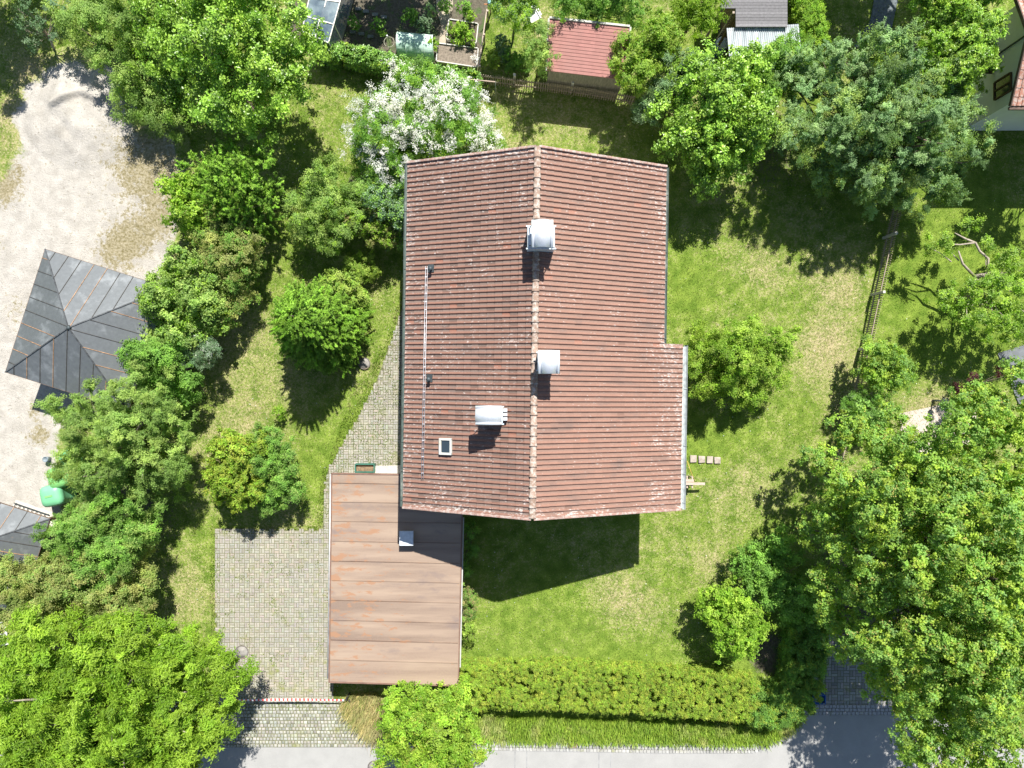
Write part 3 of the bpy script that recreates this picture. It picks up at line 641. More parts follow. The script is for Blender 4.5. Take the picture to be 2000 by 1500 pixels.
# ------------------------------------------------------------------ pavilions with pyramid roofs
def sheet(m, o):
    st = m.noise(1.1, det=6, rough=.6); o = m.mix(m.math('MULTIPLY', m.ramp(st, .52, .70), .55), o, (.34, .36, .37))
    return m.mix(m.math('MULTIPLY', m.ramp(m.noise(3., det=6, rough=.7), .68, .73), .6), o, (.30, .18, .10))
SHM = tinted('grey_sheet_roof', .42, .5, .25, fine=6, amp=.12, bump=.03, extra=sheet)
SEAM = tinted('rusty_seam', .7, .3, fine=5, amp=.6, bump=.0)
def pavilion(name, cs, apex_h, ze, label, seams=9, group=None):
    """cs: four eave corners in plan, in order"""
    cs = [np.array([*c[:2], ze]) for c in cs]; cen = sum(cs)/4; ap = cen.copy(); ap[2] = ze+apex_h
    t = thing(name, (*cen[:2], 0), label, 'pavilion', group); mb = MB(); sm = MB()
    for i in range(4):
        a, b = cs[i], cs[(i+1) % 4]; e = b-a; L = np.linalg.norm(e); s = R.uniform(.9, 1.1)
        mb.add([a, b, ap], [(0, 1, 2)] if np.cross(e, ap-a)[2] > 0 else [(0, 2, 1)], (.125*s, .135*s, .14*s))
        for k in range(1, seams+1):
            x = k/(seams+.5)-.02; p0 = a+e*x
            # seam runs up the slope square to the eave until it meets the hip
            f = 2*x if x < .5 else 2*(1-x); p1 = p0+(ap-(a+b)/2)*f
            c_ = (.06, .055, .05) if R.random() < .6 else (.34, .20, .11)
            sm.bar(p0+np.array([0, 0, .012]), p1+np.array([0, 0, .012]), .022, .03, c_)
        sm.bar(a+np.array([0, 0, .01]), ap+np.array([0, 0, .01]), .05, .035, (.07, .075, .08))
        o_ = np.array([e[1], -e[0], 0])/L*.02; sm.bar(a+o_-np.array([0, 0, .04]), b+o_-np.array([0, 0, .04]), .05, .09, (.13, .085, .06))
    rf_ = mb.build('roof', SHM, t); sm.build('seam', SEAM, rf_)
    mb = MB(); mb.lathe(ap-np.array([0, 0, .03]), [(.12, 0), (.07, .08), (.02, .10)], 10); mb.build('finial', DARKM, t)
    mb = MB()
    for i in range(4): a, b = cs[i]*.94+cen*.06, cs[(i+1) % 4]*.94+cen*.06; mb.bar(a-np.array([0, 0, .18]), b-np.array([0, 0, .18]), .12, .16)
    mb.build('eave_beam', WOODB, t)
    for i in range(4):
        q = cs[i]*.9+cen*.1; mb = MB(); mb.box((q[0], q[1], (ze-.26)/2), (.16, .16, ze-.26)); mb.build('post', WOODB, t, bevel=.01)
    return t
ze = 2.6
pavilion('pavilion', [P(88, 486, ze), P(329, 562, ze), P(251, 803, ze), P(10, 727, ze)], 1.35, ze, 'open pavilion with square pyramid roof of grey seamed sheet metal', group='sheet roofed pavilions by the gravel yard')
pavilion('pavilion', [P(-150, 935, ze), P(98, 1013, ze), P(38, 1200, ze), P(-210, 1122, ze)], 1.3, ze, 'second grey seamed roof cut off by the left edge below the gravel yard', group='sheet roofed pavilions by the gravel yard')
# cloth clothes-airer like dark rack and paving by the second pavilion
c = P(62, 999, 0); t = thing('bicycle_rack', c, 'low dark slatted rack lying on pale slabs beside the lower grey roof', 'rack'); mb = MB(); d = np.array([math.cos(-.33), math.sin(-.33), 0]); n_ = np.array([-d[1], d[0], 0])
for s in (-.16, .16): mb.bar(c-d*.9+n_*s+np.array([0, 0, .12]), c+d*.95+n_*s+np.array([0, 0, .12]), .04, .04)
mb.build('rail', DARKM, t); mb = MB()
for k in range(8): q = c+d*(-.8+k*.22); mb.bar(q-n_*.16+np.array([0, 0, .145]), q+n_*.16+np.array([0, 0, .145]), .03, .03)
mb.build('cross_bar', DARKM, t)
for k in (-.8, .85):
    for s in (-.16, .16): q = c+d*k+n_*s; mb = MB(); mb.bar((q[0], q[1], 0.02), (q[0], q[1], .10), .04, .04); mb.build('foot', DARKM, t)
mb = MB(); q = [c-d*1.0-n_*.35, c+d*1.4-n_*.35, c+d*1.4+n_*.3, c-d*.9+n_*.3]; mb.prism([p[:2] for p in q], 0, .045); struct(mb.build('pale_paving', simple('pale_flags', (.55, .5, .44), .9, var=.15, sc=6)))
# glass recycling containers: bright green, domed, with throw-in holes
GREEN = simple('bright_green_plastic', (.20, .50, .16), .4, spec=.5, var=.06, sc=3); MINT = simple('mint_green_plastic', (.17, .48, .26), .4, spec=.5, var=.06, sc=3)
def container(px, py, r, h, label, mat, rz):
    c = P(px, py, h*.6); c[2] = 0; t = thing('recycling_container', c, label, 'recycling container', 'bright green containers under the willow')
    mb = MB(); V = []; Fc = []; N = 28; prof = [(.93, 0), (1., .6), (1.0, 1.2), (1.04, 1.25), (1.0, 1.42), (.86, 1.55), (.5, 1.63)]
    for rr, z in prof:
        for k in range(N):
            a = 2*math.pi*k/N; q = (abs(math.cos(a))**5+abs(math.sin(a))**5)**(-1/5.); x, y = r*rr*q*math.cos(a), r*rr*q*math.sin(a)
            V.append((c[0]+x*math.cos(rz)-y*math.sin(rz), c[1]+x*math.sin(rz)+y*math.cos(rz), z*h/1.63+.02))
    for i in range(len(prof)-1):
        for k in range(N): Fc.append((i*N+k, i*N+(k+1) % N, (i+1)*N+(k+1) % N, (i+1)*N+k))
    Fc.append(tuple(range(6*N, 7*N))); mb.add(V, Fc, smooth=True); b = mb.build('body', mat, t)
    for a in (rz+.7, rz+3.9):
        q = np.array([c[0]+math.cos(a)*r*.8, c[1]+math.sin(a)*r*.8, h*.895]); mb = MB(); nrm = np.array([math.cos(a), math.sin(a), 1.0]); mb.tube([q-nrm*.04, q+nrm*.035], .085, 14); mb.build('throw_hole', M('black_rubber', .8).col((.01, .02, .015)).m, b)
    mb = MB(); mb.box((c[0], c[1], h+.03), (r*.7, .09, .03), rz); mb.build('handle_bar', GREEN, t)
container(124, 930, .5, 1.45, 'lime green domed container, middle one of three', GREEN, .3)
container(146, 896, .46, 1.4, 'mint container deepest under the willow leaves', MINT, .5)
container(110, 966, .5, 1.4, 'mint green container nearest the lower pavilion', MINT, .2)
mb = MB(); q = P(90, 897, .3); mb.lathe((q[0], q[1], .02), [(.10, 0), (.13, .28), (.14, .36), (.12, .36), (.10, .3)], 16); tag(mb.build('bucket', simple('blue_grey_bucket', (.18, .22, .25), .5)), 'small blue grey bucket at the edge of the gravel', 'bucket')
# white table at the left edge
c = P(-8, 1243, 1.0); c[2] = 0; t = thing('garden_table', c, 'white tabletop half out of frame at the left edge', 'table'); mb = MB(); mb.box((c[0], c[1], .99), (1.1, 1.0, .05), .2); mb.build('tabletop', WHT, t, bevel=.02)
for a in (-1, 1):
    for b in (-1, 1): mb = MB(); mb.bar((c[0]+a*.4, c[1]+b*.36, 0), (c[0]+a*.4, c[1]+b*.36, .96), .05, .05); mb.build('leg', WHT, t)
# ------------------------------------------------------------------ allotment at the top
# greenhouse
gh = [P(614, -45, 2.1), P(678, -45, 1.7), P(642, 84, 1.7), P(590, 62, 2.1)]
t = thing('greenhouse', (*(sum(gh)/4)[:2], 0), 'low glass greenhouse with pale frame at the top edge', 'greenhouse')
def gp(s, u): return gh[0]*(1-s)*(1-u)+gh[1]*s*(1-u)+gh[2]*s*u+gh[3]*(1-s)*u
gl = M('greenhouse_glass', .12, .8); gl.col(gl.mix(gl.ramp(gl.noise(1.5, det=5), .4, .65), (.07, .11, .15), (.22, .29, .32))); gl.b.inputs['Alpha'].default_value = .85
mb = MB(); mb.add([gp(0, 0), gp(1, 0), gp(1, 1), gp(0, 1)], [(3, 2, 1, 0)])
for (a, b) in (((0, 0), (0, 1)), ((1, 0), (1, 1)), ((0, 1), (1, 1))):
    p, q = gp(*a), gp(*b); mb.add([p, q, (q[0], q[1], .3), (p[0], p[1], .3)], [(0, 1, 2, 3)])
mb.build('glazing', gl.m, t); mb = MB()
for a, b in (((0, 0), (0, 1)), ((1, 0), (1, 1)), ((0, 1), (1, 1)), ((0, .72), (1, .72)), ((0, .38), (1, .38)), ((0, .05), (1, .05)), ((.5, .72), (.5, 1)), ((.55, .05), (.55, .5))): mb.bar(gp(*a)+np.array([0, 0, .02]), gp(*b)+np.array([0, 0, .02]), .045, .045)
for s, u in ((0, 0), (1, 0), (1, 1), (0, 1), (1, .72), (0, .72)): p = gp(s, u); mb.bar((p[0], p[1], 0), p-np.array([0, 0, .03]), .05, .05)
mb.build('frame', simple('pale_alu_frame', (.55, .53, .48), .5, .2), t)
mb = MB(); mb.prism([gp(*q)[:2] for q in ((.02, .02), (.98, .02), (.98, .98), (.02, .98))], 0, .28); mb.build('base', simple('low_block_wall', (.28, .27, .25), .9), t)
mb = MB(); p = gp(.55, 1.05); mb.lathe((p[0], p[1]-.05, 0.02), [(.2, 0), (.24, .5), (.25, .52), (.2, .52)], 16); tag(mb.build('rain_tub', simple('teal_plastic', (.03, .38, .27), .5)), 'teal plastic tub at the lower corner of the greenhouse', 'tub')
# net tunnel
tl, tr, br_, bl_ = P(778, 62, .3), P(846, 68, .3), P(848, 116, .3), P(776, 108, .3)
t = thing('net_tunnel', (*((tl+br_)/2)[:2], 0), 'pale green fleece tunnel over a vegetable bed', 'tunnel')
mb = MB(); V = []; Fc = []; NU, NV = 24, 15
for i in range(NU+1):
    s = i/NU; a = tl*(1-s)+tr*s; b = bl_*(1-s)+br_*s
    for j in range(NV+1):
        th = math.pi*j/NV; q = (a+b)/2+(a-b)/2*math.cos(th); V.append((q[0]+R.uniform(-.012, .012), q[1], .02+.78*math.sin(th)**.8*(1+.03*math.sin(s*19)))) 
for i in range(NU):
    for j in range(NV): k = i*(NV+1)+j; Fc.append((k, k+1, k+NV+2, k+NV+1))
mb.add(V, Fc, smooth=True)
nm = M('green_fleece', .6, .3); nm.col(nm.mix(nm.ramp(nm.noise(1.2, (.4, 3, 1), 4), .35, .65), (.36, .55, .43), (.56, .72, .62))).bump(nm.noise(2, (.3, 4, 1), 3), .6, .05)
mb.build('fleece', nm.m, t); mb = MB()
for s in (0, .25, .5, .75, 1):
    a = tl*(1-s)+tr*s; b = bl_*(1-s)+br_*s; mb.tube([np.array([*((a+b)/2+(a-b)/2*math.cos(math.pi*j/12))[:2], .03+.8*math.sin(math.pi*j/12)**.8]) for j in range(13)], .012, 6)
mb.build('hoop', simple('white_tube', (.6, .7, .62), .5), t)
# raised beds
BRD = simple('whitewashed_board', (.56, .54, .50), .8, var=.15, sc=6)
def bed(pts, label, fill):
    q = [P(*p, .25) for p in pts]; t = thing('raised_bed', (*(sum(q)/4)[:2], 0), label, 'raised bed', 'board edged vegetable beds'); mb = MB()
    for i in range(4):
        a, b = q[i], q[(i+1) % 4]; d = (b-a)/np.linalg.norm(b-a); mb.bar((*(a+d*.02)[:2], .14), (*(b-d*.025)[:2], .14), .045, .26)
    mb.build('edging', BRD, t); mb = MB(); cen = sum(q)/4; mb.prism([(p*.96+cen*.04)[:2] for p in q], 0, .2); mb.build('soil', simple('bed_soil', fill, .95, var=.4, sc=10, bump=.5), t); return t
bed([(877, 37), (934, 46), (930, 84), (872, 76)], 'raised bed filled with bright green lettuce', (.12, .10, .07))
bed([(855, 84), (934, 94), (931, 131), (852, 119)], 'raised bed of bare brown soil with a white board edge', (.20, .165, .13))
# hoop on a stake
c = P(762, 86, 0.0); t = thing('plant_support', c, 'wire plant hoop on a stake with a pale knob', 'plant support'); mb = MB(); mb.tube([c, P(756, 70, 1.0)], .014, 6); mb.build('stake', simple('weathered_stake', (.35, .33, .25), .8), t)
mb = MB(); cc = P(760, 82, .55); mb.tube([cc+np.array([.25*math.cos(a), .25*math.sin(a), 0]) for a in np.linspace(0, 2*math.pi, 25)], .012, 5, cap=False); mb.build('ring', simple('wire', (.4, .4, .3), .6), t)
mb = MB(); q = P(756, 70, 1.0); mb.lathe(q-np.array([0, 0, .05]), [(.01, 0), (.045, .03), (.045, .07), (.01, .1)], 10); mb.build('knob', WHT, t)
# board rail at the side of the plot
t = thing('board_rail', P(948, 70, 0), 'weathered rail with posts dividing vegetable plot and lawn', 'rail'); mb = MB(); mb.bar(P(951, 18, .8), P(935, 131, .8), .05, .08); mb.build('top_rail', PLK, t); mb = MB(); mb.bar(P(951, 18, .4), P(936, 129, .4), .04, .08); mb.build('lower_rail', PLK, t)
for px, py in ((951, 20), (944, 66), (936, 128)): q = P(px, py, .9); mb = MB(); mb.bar((q[0]+.03, q[1], 0), (q[0]+.03, q[1], .88), .08, .08); mb.build('post', PLK, t)
# small coloured thing in the plot at the top edge: scarecrow-like blue jacket over a post
q = P(957, 4, 1.0); t = thing('watering_can', (q[0], q[1], 0), 'light blue watering can hanging on the rail at the top edge', 'watering can'); mb = MB(); mb.lathe((q[0], q[1], .8), [(.12, 0), (.13, .2), (.09, .28), (.05, .28)], 14); mb.build('body', simple('light_blue_plastic', (.25, .5, .6), .5), t)
mb = MB(); mb.tube([(q[0]-.1, q[1]-.05, .88), (q[0]-.28, q[1]-.16, 1.1)], [.03, .02], 8); mb.build('spout', simple('orange_plastic', (.55, .22, .1), .5), t)
mb = MB(); mb.bar((q[0], q[1], 0), (q[0], q[1], .8), .06, .06); mb.build('stand', PLK, t)
# garden chair / lounger in white
c = P(1043, 30, .5); c[2] = 0; t = thing('garden_chair', c, 'white plastic garden chair beside the red roofed shed', 'chair'); rz = math.radians(28); d = np.array([math.cos(rz), math.sin(rz), 0]); n_ = np.array([-d[1], d[0], 0])
mb = MB(); mb.box((c[0], c[1], .44), (.56, .52, .04), rz); mb.build('seat', WHT, t, bevel=.01); mb = MB(); mb.bar(c+n_*.27+np.array([0, 0, .64])-d*.27, c+n_*.27+np.array([0, 0, .64])+d*.27, .05, .42); mb.build('backrest', WHT, t, bevel=.01)
for a in (-1, 1):
    for b in (-1, 1): q = c+d*a*.23+n_*b*.21; mb = MB(); mb.bar((q[0], q[1], 0), (q[0], q[1], .415), .04, .04); mb.build('leg', WHT, t)
    mb = MB(); q = c+d*a*.29; mb.bar(q-n_*.22+np.array([0, 0, .64]), q+n_*.22+np.array([0, 0, .64]), .05, .03); mb.build('armrest', WHT, t)
# red roofed shed
zt, zb_ = 2.7, 2.2; sr = [P(1073, 36, zt), P(1230, 53, zt), P(1222, 156, zb_), P(1068, 138, zb_)]
t = thing('shed', (*(sum(sr)/4)[:2], 0), 'garden shed with pinkish red shingle roof behind the picket fence', 'shed')
def shi(m, o): return m.mix(m.ramp(m.noise(.8, det=4), .35, .7), o, (.32, .17, .15))
mb = MB(); nr = 15
for i in range(nr):
    a, b = i/nr, (i+1)/nr
    for j in range(18):
        s0, s1 = j/18, (j+1)/18; off = .5/18*(i % 2); s0, s1 = max(0, s0-off), min(1, s1-off) if j < 17 else 1
        q = [sr[0]*(1-s)*(1-u)+sr[1]*s*(1-u)+sr[2]*s*u+sr[3]*(1-s)*u for s, u in ((s0, a), (s1, a), (s1, b), (s0, b))]; k = R.uniform(.9, 1.1)
        z1_ = [p[2]+(0 if n < 2 else .016) for n, p in enumerate(q)]; mb.prism([p[:2] for p in q], [z-.05 for z in z1_], z1_, (.34*k, .165*k, .145*k))
mb.build('roof', tinted('red_shingle', .9, .15, fine=14, amp=.12, extra=shi), t)
mb = MB(); mb.bar(sr[0]+np.array([0, .03, .0]), sr[1]+np.array([0, .03, .0]), .09, .12); mb.bar(sr[1]+np.array([.03, 0, 0]), sr[2]+np.array([.03, 0, 0]), .08, .12); mb.bar(sr[0]+np.array([-.03, 0, 0]), sr[3]+np.array([-.03, 0, 0]), .08, .12); mb.build('roof_edge', simple('grey_edge_board', (.46, .45, .40), .7, var=.12), t)
cen = sum(sr)/4; iq = [p*.95+cen*.05 for p in sr]; mb = MB(); mb.prism([p[:2] for p in iq], 0, [p[2]-.09 for p in iq]); mb.build('wall', simple('grey_weathered_planks', (.26, .235, .19), .9, var=.3, sc=3, scale=(6, 1, 1)), t)
mb = MB(); a, b = iq[0]*.62+iq[3]*.38, iq[0]*.42+iq[3]*.58; mb.bar((a[0]-.02, a[1], 1.), (b[0]-.02, b[1], 1.), .05, 1.9); mb.build('door', WOODB, t)
# dark roofed shed and lean-to with corrugated sheet
t = thing('tool_shed', (*P(1480, 20)[:2], 0), 'tool shed with dark grey boarded roof at the top edge', 'shed')
pl = [(1408, -60), (1540, -60), (1538, 52), (1437, 50), (1436, 21), (1408, 20)]; rr = [P(*p, 2.7) for p in pl]; mb = MB()
y_ = 52.
while y_ > -60:
    y2 = y_-6.0; xl = 1437 if y_ > 21 else 1408; a, b = P(xl, y_, 2.7), P(1538, y_, 2.7); e_, f_ = P(1538, y2+.4, 2.7), P(xl, y2+.4, 2.7); s = R.uniform(.8, 1.2); mb.prism([a[:2], b[:2], e_[:2], f_[:2]], 2.62, 2.7+R.uniform(-.006, .006), (.17*s, .165*s, .17*s)); y_ = y2
mb.build('roof', tinted('grey_roof_boards', .8, .25, fine=10, amp=.2), t)
mb = MB(); mb.prism([P(*p, 2.6)[:2] for p in ((1440, -55), (1533, -55), (1531, 46), (1440, 46))], 0, 2.6); mb.build('wall', WOODB, t)
mb = MB()
for px, py in ((1410, 18), (1433, 24)): q = P(px, py, 2.6); mb.bar((q[0], q[1], 0), (q[0], q[1], 2.6), .1, .1)
mb.build('post', simple('pale_post', (.4, .33, .27), .8), t)
zc = 2.35; cr = [P(1419, 55, zc+.2), P(1560, 47, zc+.2), P(1565, 100, zc), P(1424, 110, zc)]; t = thing('lean_to', (*(sum(cr)/4)[:2], 0), 'lean-to roofed with pale corrugated sheet next to the dark shed', 'lean-to')
mb = MB(); V = []; Fc = []; N = 210
for i in range(N+1):
    s = i/N; hgt = .022*math.sin(i*2*math.pi/6); V += [cr[0]*(1-s)+cr[1]*s+np.array([0, 0, hgt]), cr[3]*(1-s)+cr[2]*s+np.array([0, 0, hgt])]
for i in range(N): Fc.append((2*i, 2*i+1, 2*i+3, 2*i+2))
mb.add(V, Fc, smooth=True); cm = M('corrugated_sheet', .45, .4, .2); cm.col(cm.mix(cm.ramp(cm.noise(1.6, (2.5, .2, 1), 3), .35, .65), (.33, .36, .38), (.62, .66, .68))); mb.build('roof', cm.m, t)
mb = MB()
for p in cr: q = p*.95+sum(cr)/4*.05; mb.bar((q[0], q[1], 0), (q[0], q[1], q[2]-.05), .09, .09)
mb.build('post', WOODB, t); mb = MB(); mb.bar(cr[0]*.95+cr[3]*.05-np.array([0, 0, .07]), cr[1]*.95+cr[2]*.05-np.array([0, 0, .07]), .08, .1); mb.bar(cr[3]-np.array([0, -.1, .07]), cr[2]-np.array([0, -.1, .07]), .08, .1); mb.build('beam', WOODB, t)
c = P(1411, 84, 1.0); c[2] = 0; t = thing('water_barrel', c, 'blue water barrel with a white lid beside the corrugated roof', 'barrel'); mb = MB(); mb.lathe((c[0], c[1], .02), [(.27, 0), (.31, .15), (.31, .35), (.325, .38), (.31, .41), (.31, .7), (.325, .73), (.31, .76), (.28, .95)], 22); mb.build('body', simple('blue_barrel_plastic', (.03, .13, .25), .4, spec=.5), t)
mb = MB(); mb.lathe((c[0], c[1], .98), [(.29, 0), (.30, .03), (.27, .05), (.06, .055)], 22); mb.build('lid', WHT, t)
# carpet-beating frame
t = thing('metal_frame', (*P(922, 200)[:2], 0), 'tall rusty bar frame for beating carpets by the blossoming tree', 'frame'); FM = simple('rusty_pipe', (.45, .35, .28), .7, var=.25)
a, b = P(875, 151, 2.4), P(967, 160, 2.4); mb = MB(); mb.tube([a, b], .03, 8); mb.build('crossbar', FM, t)
for q in (a, b): mb = MB(); mb.tube([(q[0], q[1], 0), q], .025, 8); mb.build('leg', simple('green_grey_pipe', (.18, .2, .16), .7), t)
# picket fences
PK = simple('weathered_picket', (.30, .25, .19), .85, var=.3, sc=6); PC = simple('concrete_post', (.46, .44, .40), .9, var=.15, sc=5)
def fence(label, pts, posts, hgt=1.05, sp=.115, group='picket fences', side=1):
    pts = [np.array(p[:2]) for p in pts]; cen = sum(pts)/len(pts); t = thing('picket_fence', (*cen, 0), label, 'picket fence', group); pk = MB(); rl = MB()
    for a, b in zip(pts[:-1], pts[1:]):
        L = np.linalg.norm(b-a); d = (b-a)/L; n_ = np.array([-d[1], d[0]])*side; az = math.atan2(d[1], d[0]); s = .05
        while s < L:
            q = a+d*s; pk.box((q[0], q[1], hgt/2+.03+R.uniform(-.015, .015)), (.045, .022, hgt), az+R.uniform(-.05, .05)); s += sp
        for z in (.3, .82):
            aa, bb = a+n_*.036, b+n_*.036; rl.bar((*aa, z), (*bb, z), .045, .06)
    pk.build('pickets', PK, t); rl.build('rails', PK, t)
    for q in posts: q = np.array(q[:2]); mb = MB(); mb.box((q[0], q[1], .6), (.13, .13, 1.24)); mb.build('post', PC, t, bevel=.02)
f1 = [P(935, 163, 0), P(1004, 172, 0), P(1118, 186, 0), P(1235, 205, 0)]
fence('grey picket fence with pale posts between lawn and red shed', f1, [P(1005, 146, 1.2), P(1119, 160, 1.2)])
f2 = [P(1745, 395, 0), P(1727, 470, 0), P(1703, 580, 0), P(1678, 700, 0), P(1660, 790, 0), P(1630, 900, 0)]
fence('long picket fence running down the eastern side of the lawn', f2, [P(1751, 455, 1.2), P(1727, 570, 1.2), P(1702, 680, 1.2), P(1680, 775, 1.2)], side=-1)
# neighbour's house at the upper right
XW = 22.3
nb_ = thing('neighbour_house', (26., 14.7, 0), 'white neighbouring house with red tiled roof at the upper right corner', 'house')
xw2, ya, yb, zl_, zr_ = 21.55, 12.0, 17.3, 4.5, 5.55; ym = (ya+yb)/2
WW = simple('white_render', (.72, .74, .74), .9, var=.04, sc=2)
mb = MB(); V = [(XW, ya+.55, 0), (XW, yb-.55, 0), (XW, yb-.55, zl_+.05), (XW, ym, zr_-.15), (XW, ya+.55, zl_+.05)]; W2 = [(34, v[1], v[2]) for v in V]
mb.add(V+W2, [(4, 3, 2, 1, 0), (5, 6, 7, 8, 9), (0, 5, 9, 4), (1, 2, 7, 6), (4, 9, 8, 3), (3, 8, 7, 2)]); mb.build('wall', WW, nb_)
mb = MB(); e = .36
for sgn, ye in ((-1, ya), (1, yb)):
    L = abs(ym-ye); nc = int(L/.34)+1
    for k in range(nc):
        d0, d1 = k*L/nc, (k+1)*L/nc; z0_, z1_ = zr_-(zr_-zl_)*d0/L, zr_-(zr_-zl_)*d1/L
        for j in range(60):
            x0_ = xw2+j*.21; s = R.uniform(.85, 1.15); y0_, y1_ = ym+sgn*d0, ym+sgn*d1
            for xa, xb, h_ in ((x0_, x0_+.09, .03), (x0_+.09, x0_+.208, .0)):
                mb.prism([(xa, y0_), (xb, y0_), (xb, y1_), (xa, y1_)], [z0_-.05, z0_-.05, z1_-.05, z1_-.05], [z0_+h_+.03, z0_+h_+.03, z1_+h_+.05, z1_+h_+.05], (.36*s, .17*s, .12*s))
mb.build('roof', tinted('neighbour_tile', .85, .2, fine=20, amp=.2, extra=lich2), nb_)
mb = MB()
for ye in (ya, yb): mb.bar((xw2-.04, ye, zl_+.0), (xw2-.04, ym, zr_+.0), .05, .16)
mb.bar((xw2-.06, ya-.08, zl_-.05), (34, ya-.08, zl_-.05), .12, .1); mb.build('fascia', simple('dark_fascia', (.10, .065, .05), .7), nb_)
window(nb_, (XW, ya+1.1), (XW, ya+1.9), 2.4, 3.5, (-1, 0), WOODB); window(nb_, (XW, ya+3.7), (XW, ya+4.5), .9, 2.1, (-1, 0), WOODB)
mb = MB(); mb.box((XW-.25, ya+3.1, 2.3), (.45, 1.4, .22)); mb.build('flower_box', simple('dark_wood_box', (.04, .025, .02), .7), nb_)
mb = MB(); mb.bar((XW-.05, ya+3.1, 2.42), (XW-.05, ya+3.1, 4.6), .06, .05); mb.build('downpipe', DARKM, nb_)
# blue crate by the side entrance
c = P(1603, 1367, .4); c[2] = 0; t = thing('blue_crate', c, 'open blue plastic crate at the shaded side entrance', 'crate'); mb = MB(); BL = simple('blue_plastic', (.03, .12, .42), .5)
for a, b, l, d in ((0, -.2, .5, .03), (0, .2, .5, .03), (-.235, 0, .03, .37), (.235, 0, .03, .37)): mb.box((c[0]+a, c[1]+b, .22), (l, d, .36))
mb.build('sides', BL, t); mb = MB(); mb.box((c[0], c[1], .06), (.44, .37, .03)); mb.build('bottom', BL, t)
# bollard by the patio and bird table
c = P(1842, 783, .8); c[2] = 0; t = thing('garden_lamp', c, 'small grey garden lamp post beside the pale patio', 'lamp'); mb = MB(); mb.lathe((c[0], c[1], 0), [(.06, 0), (.04, .05), (.04, .8)], 12); mb.build('post', DARKM, t); mb = MB(); mb.lathe((c[0], c[1], .8), [(.10, 0), (.12, .04), (.1, .2), (.13, .22), (.02, .3)], 12); mb.build('lamp_shade', simple('grey_lamp', (.3, .32, .34), .5), t)
# ------------------------------------------------------------------ vegetation
def leaf_mat(name, rough=.5, trans=.42, spec=.3):
    m = M(name, rough, spec); t = m.attr('tint', 'Color')
    n = m.noise(1.3, det=2); o = m.mix(1., t, m.mix(m.ramp(n, .3, .7), (.85, .88, .9), (1.15, 1.1, 1.05)), 'MULTIPLY'); m.col(o)
    tr = m.n('BsdfTranslucent', 0, Color=m.mix(1., o, (1.25, 1.25, .6), 'MULTIPLY'))
    ms = m.n('MixShader', 0, i0=trans, i1=m.b.outputs[0], i2=tr)
    out = [x for x in m.t.nodes if x.type == 'OUTPUT_MATERIAL'][0]; m.t.links.new(ms, out.inputs[0]); return m.m
LEAF = leaf_mat('leaf'); GLOSS = leaf_mat('glossy_leaf', .38, .28, .5); NEED = leaf_mat('needle', .5, .2, .3); PETAL = leaf_mat('petal', .7, .25, .1); BLADE = leaf_mat('grass_blade', .6, .35, .2)
BARK = simple('bark', (.16, .125, .095), .95, var=.35, sc=6, scale=(1, 1, .25), bump=.5); PALEBARK = simple('pale_bark', (.36, .31, .25), .9, var=.3, sc=6, bump=.4)
PAL = {
 'seed': [(.34, .28, .09), (.33, .33, .08)],
 'lime': [(.155, .27, .030), (.21, .33, .045), (.10, .20, .022)], 'fresh': [(.17, .30, .025), (.24, .35, .045), (.12, .23, .02)],
 'maple': [(.085, .16, .028), (.125, .20, .028), (.165, .225, .028), (.09, .165, .04)], 'walnut': [(.17, .29, .022), (.225, .345, .035), (.125, .235, .018)],
 'willow': [(.13, .205, .05), (.18, .25, .06), (.10, .17, .035)], 'green': [(.085, .17, .03), (.12, .22, .035), (.065, .13, .022)],
 'grey': [(.105, .175, .075), (.155, .225, .095), (.085, .145, .05)], 'olive': [(.18, .235, .06), (.24, .27, .08), (.13, .19, .04), (.20, .215, .07)],
 'conifer': [(.12, .225, .022), (.16, .27, .035), (.085, .17, .018)], 'yew': [(.10, .21, .02), (.15, .27, .03), (.07, .16, .015)],
 'golden': [(.28, .34, .035), (.21, .30, .03), (.34, .37, .05), (.17, .25, .025)], 'yellow': [(.22, .30, .035), (.27, .34, .06), (.16, .25, .03)],
 'red': [(.10, .03, .04), (.17, .055, .065)], 'blue': [(.10, .18, .09), (.15, .22, .12), (.075, .14, .06)], 'tan': [(.34, .30, .13), (.26, .28, .09), (.16, .22, .05)],
 'white': [(.70, .72, .68), (.60, .62, .57), (.74, .74, .73)], 'grass': [(.135, .225, .025), (.21, .295, .04), (.30, .27, .11)]}
GAIN = {'golden': 1.05, 'yellow': 1.3, 'white': 1., 'red': .8, 'green': 2.0, 'maple': 2.05, 'grey': 2.05, 'blue': 1.4, 'olive': 1.45, 'tan': 1.1, 'willow': 1.85, 'conifer': 1.75, 'walnut': 1.25, 'fresh': 1.4, 'lime': 1.5}
def unit(v): return v/(np.linalg.norm(v, axis=-1, keepdims=True)+1e-9)
